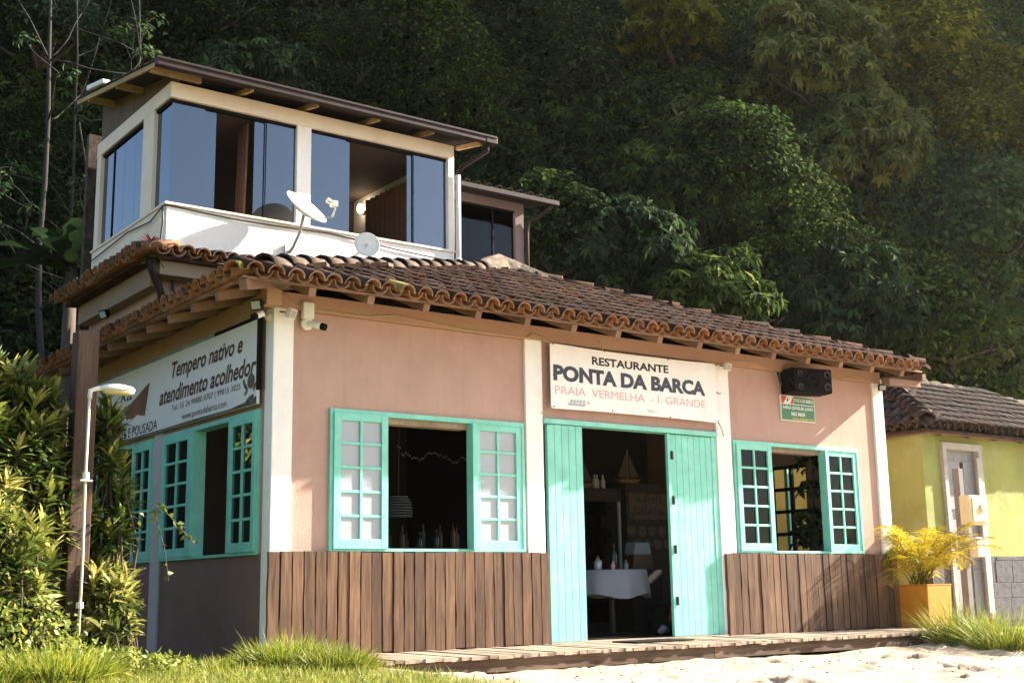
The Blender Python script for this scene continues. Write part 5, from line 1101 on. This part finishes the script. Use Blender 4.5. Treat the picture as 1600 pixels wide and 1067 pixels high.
# banana plant
def banana():
    o = empty('banana_plant', (.75,8.9,-.2), 'banana plant with broad torn leaves left of the upper storey', 'plant'); r = np.random.default_rng(61)
    MB().tube([(.75,8.9,-.3),(.74,8.88,2.5),(.72,8.85,5.75)], [.16,.13,.09], 10).build('stem', 'bark_dark', o, smooth=True)
    for k, (ang, up, L) in enumerate([(170,.9,1.7),(200,1.6,1.5),(150,.45,1.6),(230,.7,1.5),(290,1.2,1.7),(330,.5,1.6),(260,2.0,1.4),(190,.15,1.6),(120,1.4,1.5),(310,2.2,1.5)]):
        a = math.radians(ang); h = np.array([math.cos(a), math.sin(a), 0]); d = unit(h+np.array([0, 0, up])); side = unit(np.cross(d, np.array([0, 0, 1.]))); base = np.array([.72, 8.85, 5.55+.03*k]); Vv = []; n = 12
        for i in range(n+1):
            s = i/n; p = base+d*L*s+np.array([0, 0, -1])*L*.45*s*s; w_ = .23*math.sin(math.pi*min(1, s*.93+.05))**.6*(1 if 0 < i < n else .25)*r.uniform(.75, 1.1); nn = np.cross(side, d)
            Vv += [p-side*w_+nn*w_*.3, p, p+side*w_+nn*w_*.3]
        V = np.array(Vv); F = []
        for i in range(n):
            q = 3*i; F += [(q, q+1, q+4), (q, q+4, q+3), (q+1, q+2, q+5), (q+1, q+5, q+4)]
        tri_mesh('leaf', V, np.array(F), r.uniform(0, 1, len(F))*.35+r.uniform(0, .6), 'leaf_banana', o)
banana()
# trees added out of view past the left edge to shade the side wall
def shade_tree(b, h, rad, label, seed):
    r = np.random.default_rng(seed); o = empty('shade_tree', b, label, 'tree'); m = MB(); tips = []; top = np.array(b)+np.array([0, 0, h*.45]); m.tube([b, tuple((np.array(b)+top)/2+np.array([.08, .05, 0])), tuple(top)], [.16, .13, .10], 8)
    for k in range(6): limb_tree(m, tuple(top), unit(r.normal(size=3)*np.array([1, 1, .3])+np.array([0, 0, .7])), h*.28, .06, 1, r, tips)
    m.build('trunk', 'bark_dark', o, smooth=True); ps = []
    for k in range(46):
        u = rdir(1, r)[0]; u[2] = u[2] if u[2] > -.6 else -u[2]; cc = np.array(b)+np.array([0, 0, h*.62])+u*np.array([rad, rad, h*.40])*r.uniform(.4, .95); ps.append(clump(cc, rad*r.uniform(.28, .4), 150, r, .2, .45, .55))
    V, F, t = merge(ps); tri_mesh('crown', V, F, t, 'leaf_vine', o)
shade_tree((-5.9,4.2,-.2), 5.2, 1.9, 'broad leafy tree added past the left edge to shade the wall', 141)
shade_tree((-6.3,8.4,-.2), 5.6, 2.1, 'leafy shade tree added farther back past the left edge', 142)

# ------------------------------------------------------------------ garden plants
def shrub(name, b, tips, label, seed, L=.215, per=30, mt='leaf_shrub', tone=.5, fill=0):
    r = np.random.default_rng(seed); o = empty(name, b, label, 'shrub'); st = MB(); ps = []; b = np.array(b, float)
    for tp in tips:
        tp = np.array(tp, float); root = b+np.array([r.normal()*.12, r.normal()*.10, 0]); midp = root+(tp-root)*.55+np.array([r.normal()*.08, r.normal()*.08, .12])
        st.tube([tuple(root), tuple(midp), tuple(tp)], [.014, .010, .006], 5)
        ax = unit(tp-midp+np.array([0, -.05, .25])+r.normal(size=3)*.18); n = per; s = r.uniform(0, 1, n); p = tp-ax*(s*.20)[:, None]
        ang = np.arange(n)*2.4+r.uniform(0, 6); x = unit(np.cross(ax, np.array([.3, .9, .2]))); y = np.cross(ax, x); rad = x*np.cos(ang)[:, None]+y*np.sin(ang)[:, None]
        d = unit(rad*(.45+.75*s)[:, None]+ax*(1.05-.75*s)[:, None]); L_ = L*r.uniform(.75, 1.2, n); bend = -np.array([0, 0, 1.])*(.18+.35*s)[:, None]+rad*.15
        t = np.clip(tone-.12+r.normal()*.16+(.5-s)*.75+r.normal(size=n)*.1, 0, 1)
        ps.append(strips(p, d, bend, ax+rad*.01, L_, L_*.165, t, prof=((0,.5),(.3,1.),(.65,.8),(1,.0))))
    st.build('stems', 'bark_dark', o, smooth=True); V, F, t = merge(ps); tri_mesh('foliage', V, F, t, mt, o)
def tipcloud(n, c, rad, seed, zmin=.1):
    r = np.random.default_rng(seed); out = []
    while len(out) < n:
        u = rdir(1, r)[0]
        if u@np.array([-.35, -.85, .4]) < -.25: continue
        p = np.array(c)+u*np.array(rad)*r.uniform(.6, 1.0)
        if p[2] > zmin: out.append(tuple(p))
    return out
shrub('dracaena_shrub', (-2.25,.4,-.1), tipcloud(230, (-2.32,.32,1.42), (.62,.5,1.2), 1), 'tall long-leaved shrub left of the timber post', 71, tone=.48)
shrub('dracaena_shrub', (-2.95,-.2,-.1), tipcloud(150, (-2.95,-.15,1.15), (.55,.45,1.38), 2), 'sunlit long-leaved shrub at the left edge of the picture', 72, tone=.58)
shrub('dracaena_shrub', (-1.35,.35,-.1), tipcloud(58, (-1.46,.34,1.40), (.20,.22,1.02), 3), 'slender long-leaved shrub between the timber post and the signboard', 73, tone=.45)
shrub('dracaena_shrub', (-1.4,-.05,-.1), tipcloud(44, (-1.48,.02,.42), (.24,.24,.42), 4), 'low bright long-leaved shrub at the right foot of the timber post', 74, L=.19, tone=.72)
shrub('dracaena_shrub', (-2.35,-.35,-.1), tipcloud(90, (-2.45,-.25,.75), (.42,.3,.68), 5), 'bright mid-height shrub in front of the tall one by the lamp', 75, L=.19, tone=.68)
def creeper():
    r = np.random.default_rng(81); n = 2600; x = r.uniform(-3.3, -.75, n); hmax = np.interp(x, [-3.3, -2.1, -1.9, -1.5, -.75], [.75, .6, .25, .2, .06]); z = -.08+hmax*r.uniform(0, 1, n)**1.4; y = -.45+.25*r.normal(size=n)-.3*(1-z)*(x < -1.2)+np.where(x > -1.3, .3, 0)
    p = np.stack([x, y, z+.02], 1); V, F, t = kites(p, unit(r.normal(size=(n, 3))+np.array([0, -.5, .2])), unit(r.normal(size=(n, 3))*.5+np.array([0, -.5, .8])), r.uniform(.04, .085, n), r.uniform(.03, .055, n), np.clip(.55+r.normal(size=n)*.25, 0, 1))
    tag(tri_mesh('creeper', V, F, t, 'leaf_vine'), 'leafy ground creeper round the feet of the shrubs', 'creeper', kind='stuff')
    v = MB(); ps = []
    pts = [(-1.25,.1,1.2), (-1.05,.0,1.35), (-.9,-.02,1.2), (-.72,.0,1.02)]; v.tube(pts, .004, 4); v.tube([(-1.1,0,1.3), (-1.0,-.02,.95), (-.95,0,.7)], .004, 4); o = v.build('vine', 'bark_dark', origin=(-1.25,.1,1.2)); tag(o, 'thin vine trailing from the shrub before the second left window', 'vine')
    q = []
    for a, b in zip(pts[:-1], pts[1:]):
        for s in np.linspace(0, 1, 6): q.append(np.array(a)*(1-s)+np.array(b)*s)
    for s in np.linspace(0, 1, 9): q.append(np.array([-1.1, 0, 1.3])*(1-s)+np.array([-.95, 0, .7])*s)
    q = np.array(q); m = len(q); V, F, t = kites(q, unit(r.normal(size=(m, 3))), unit(r.normal(size=(m, 3))*.5+np.array([-.3, -.6, .4])), r.uniform(.05, .08, m), r.uniform(.035, .055, m), r.uniform(.2, .7, m)); tri_mesh('leaves', V, F, t, 'leaf_vine', o)
creeper()
def tuft(c, rad, h, n, label, seed, tone=.5):
    r = np.random.default_rng(seed); cx, cy = c; a = r.uniform(0, 6.283, n); q = np.sqrt(r.uniform(0, 1, n))*np.array(rad)[:, None] if False else np.sqrt(r.uniform(0, 1, n))
    x = cx+q*rad[0]*np.cos(a); y = cy+q*rad[1]*np.sin(a); z = ground_z(x, y)-.03; b = np.stack([x, y, z], 1)
    out = np.stack([np.cos(a)*q, np.sin(a)*q, np.zeros(n)], 1); d = unit(out*.45+np.array([0, 0, 1.])+r.normal(size=(n, 3))*.22); bend = out*.35+r.normal(size=(n, 3))*.16+np.array([0, 0, -.18]); L = h*r.uniform(.45, 1.15, n)*(1.05-.35*q)
    V, F, t = strips(b, d, bend, unit(r.normal(size=(n, 3))*np.array([1, 1, .1])), L, r.uniform(.005, .010, n), np.clip(tone+r.normal(size=n)*.25, 0, 1), prof=((0,.9),(.45,1.),(.8,.6),(1,.05)))
    o = tri_mesh('grass_clump', V, F, t, 'grass', origin=(cx, cy, float(ground_z(np.array([cx]), np.array([cy]))[0]))); tag(o, label, 'grass clump')
tuft((-.28,-1.05), (.34,.28), .33, 2600, 'bushy grass clump at the foot of the white corner pillar', 91)
tuft((-.10,-1.55), (.28,.24), .27, 2000, 'sprawling grass clump over the left end of the deck', 92)
tuft((-2.25,-1.25), (.38,.28), .34, 2600, 'bushy grass clump before the garden lamp', 93)
tuft((-2.75,-1.3), (.3,.25), .30, 1000, 'grass clump in the bottom left corner', 94)
tuft((8.4,-1.55), (.30,.24), .70, 1100, 'tall grass clump hiding the foot of the orange planter', 95, .5)
tuft((8.35,-2.15), (.34,.32), .62, 1200, 'tall grass clump on the sand right of the planter', 96, .5)
def lawn():
    r = np.random.default_rng(99); n = 30000; x = r.uniform(-4.2, 1.1, n); y = r.uniform(-3.4, .1, n); k = (x+.5*vnoise(x, y, 1.2, 8)+.35*vnoise(x, y, 4., 9)) < r.uniform(-.6, .3, n); k &= ~((x > -.02) & (y > -1.22)); x = x[k]; y = y[k]; n = len(x)
    b = np.stack([x, y, ground_z(x, y)+.05*vnoise(x, y, .6, 1)+.04*.4*vnoise(x, y, 1.9, 2)-.012], 1); d = unit(r.normal(size=(n, 3))*.5+np.array([0, 0, 1.])); L = r.uniform(.035, .10, n)
    V, F, t = strips(b, d, r.normal(size=(n, 3))*.2, unit(r.normal(size=(n, 3))*np.array([1, 1, .1])), L, r.uniform(.004, .008, n), np.clip(.55+r.normal(size=n)*.25, 0, 1), prof=((0,1.),(.5,.9),(1,.05)))
    tag(tri_mesh('lawn', V, F, t, 'grass'), 'short sunny turf in the left foreground', 'grass', kind='stuff')
lawn()
def litter():
    r = np.random.default_rng(151); n = 420; x = r.uniform(.6, 13, n); y = -1.3-np.abs(r.normal(size=n))*1.6; z = ground_z(x, y)+.012+.05*vnoise(x, y, .6, 1)+.04*vnoise(x, y, 1.9, 2)+.034*vnoise(x, y, 5.3, 3)
    L = r.uniform(.02, .075, n); V, F, t = kites(np.stack([x, y, z], 1), r.normal(size=(n, 3))*np.array([1, 1, .15]), unit(r.normal(size=(n, 3))*.3+np.array([0, 0, 1.])), L, L*r.uniform(.15, .6, n), r.uniform(0, 1, n))
    tag(tri_mesh('beach_litter', V, F, t, 'litter'), 'dry leaf scraps and twigs scattered on the sand', 'litter', kind='stuff')
litter()
def palm():
    o = empty('potted_palm', (9.53,-.24,.54), 'golden feathery palm growing in the orange planter', 'palm'); r = np.random.default_rng(111); st = MB(); ps = []
    for k in range(36):
        a = k*2.4+r.uniform(-.3, .3); up = r.uniform(.9, 3.8); b = np.array([9.53+r.normal()*.06, -.24+r.normal()*.06, .53]); h = np.array([math.cos(a), math.sin(a), 0.]); d = unit(h+np.array([0, 0, up])); L = r.uniform(1.1, 1.75); droop = r.uniform(.34, .68); n = 32; pts = []
        for i in range(9):
            s = i/8; pts.append(b+d*L*s+np.array([0, 0, -1.])*L*droop*s**2.2)
        st.tube([tuple(p) for p in pts], [.007-.0055*i/8 for i in range(9)], 5)
        s = np.linspace(.22, .99, n); P = b+d*L*s[:, None]+np.array([0, 0, -1.])*L*droop*(s**2.2)[:, None]; T_ = unit(np.gradient(P, axis=0)); side = unit(np.cross(T_, np.array([0, 0, 1.])))
        for sg in (-1, 1):
            dd = unit(side*sg*.95+T_*.6+np.array([0, 0, .25])+r.normal(size=(n, 3))*.09); ll = .34*np.sin(np.pi*np.clip(s*.85+.12, 0, 1))**.8*r.uniform(.85, 1.1, n)+.03
            ps.append(strips(P, dd, np.array([0, 0, -.50])+r.normal(size=(n, 3))*.08, unit(np.cross(dd, side*sg+np.array([0, 0, .01]))), ll, np.full(n, .013), np.clip(.5+r.normal()*.18+r.normal(size=n)*.1, 0, 1), prof=((0,.5),(.4,1.),(1,.0))))
    st.build('stems', 'leaf_palm', o, smooth=True); V, F, t = merge(ps); tri_mesh('fronds', V, F, t, 'leaf_palm', o)
palm()
def bromeliad():
    o = empty('bromeliad', (-.26,2.66,4.50), 'small reddish bromeliad on the corner of the skirt roof', 'plant'); r = np.random.default_rng(121); n = 22; a = np.arange(n)*2.4; h = np.stack([np.cos(a), np.sin(a), np.zeros(n)], 1)
    V, F, t = strips(np.tile([-.26, 2.66, 4.47], (n, 1)), unit(h*.7+np.array([0, 0, 1.])*r.uniform(.4, 1.6, n)[:, None]), h*.2+np.array([0, 0, -.3]), h*.4+np.array([0, 0, 1.]), r.uniform(.14, .24, n), np.full(n, .03), r.uniform(0, 1, n)); tri_mesh('leaves', V, F, t, 'leaf_red', o)
    V, F, t = clump((-.24,2.70,4.30), .10, 60, r, .09, .2, .2); tri_mesh('dry_roots', V, F, t, 'leaf_olive', o)
bromeliad()
def indoor_plant():
    o = empty('hanging_plant', (8.55,.75,1.0), 'dark leafy plant standing inside the right-hand window', 'plant'); r = np.random.default_rng(131); MB().tube([(8.56,.78,0),(8.57,.8,1.2),(8.6,.8,2.3)], .05, 8).build('stem', 'bark_dark', o)
    MB().lathe((8.56,.78,0), [(.16,0),(.2,.3),(.2,.34)], 14).build('pot', 'tile', o); V, F, t = merge([clump((8.6,.8,2.2), .17, 90, r, .12, .5, .2), clump((8.58,.8,1.85), .16, 90, r, .12, .5, .2), clump((8.55,.78,1.45), .2, 90, r, .14, .5, .2), clump((8.42,.76,1.2), .22, 110, r, .14, .5, .2)]); tri_mesh('leaves', V, F, t, 'leaf_hill', o)
indoor_plant()
# ------------------------------------------------------------------ warm thin haze in the air
def haze():
    m = bpy.data.materials.new('haze'); m.use_nodes = True; nt = m.node_tree; nt.nodes.clear(); out = nt.nodes.new('ShaderNodeOutputMaterial'); v = nt.nodes.new('ShaderNodeVolumePrincipled')
    v.inputs['Density'].default_value = .0003; v.inputs['Color'].default_value = (.97, .94, .88, 1); v.inputs['Anisotropy'].default_value = .8; nt.links.new(v.outputs[0], out.inputs['Volume'])
    o = MB().box(-720, 740, -730, 730, -2.5, 110).build('haze', m); tag(o, 'thin warm sunlit haze in the air', 'haze', kind='stuff')
haze()
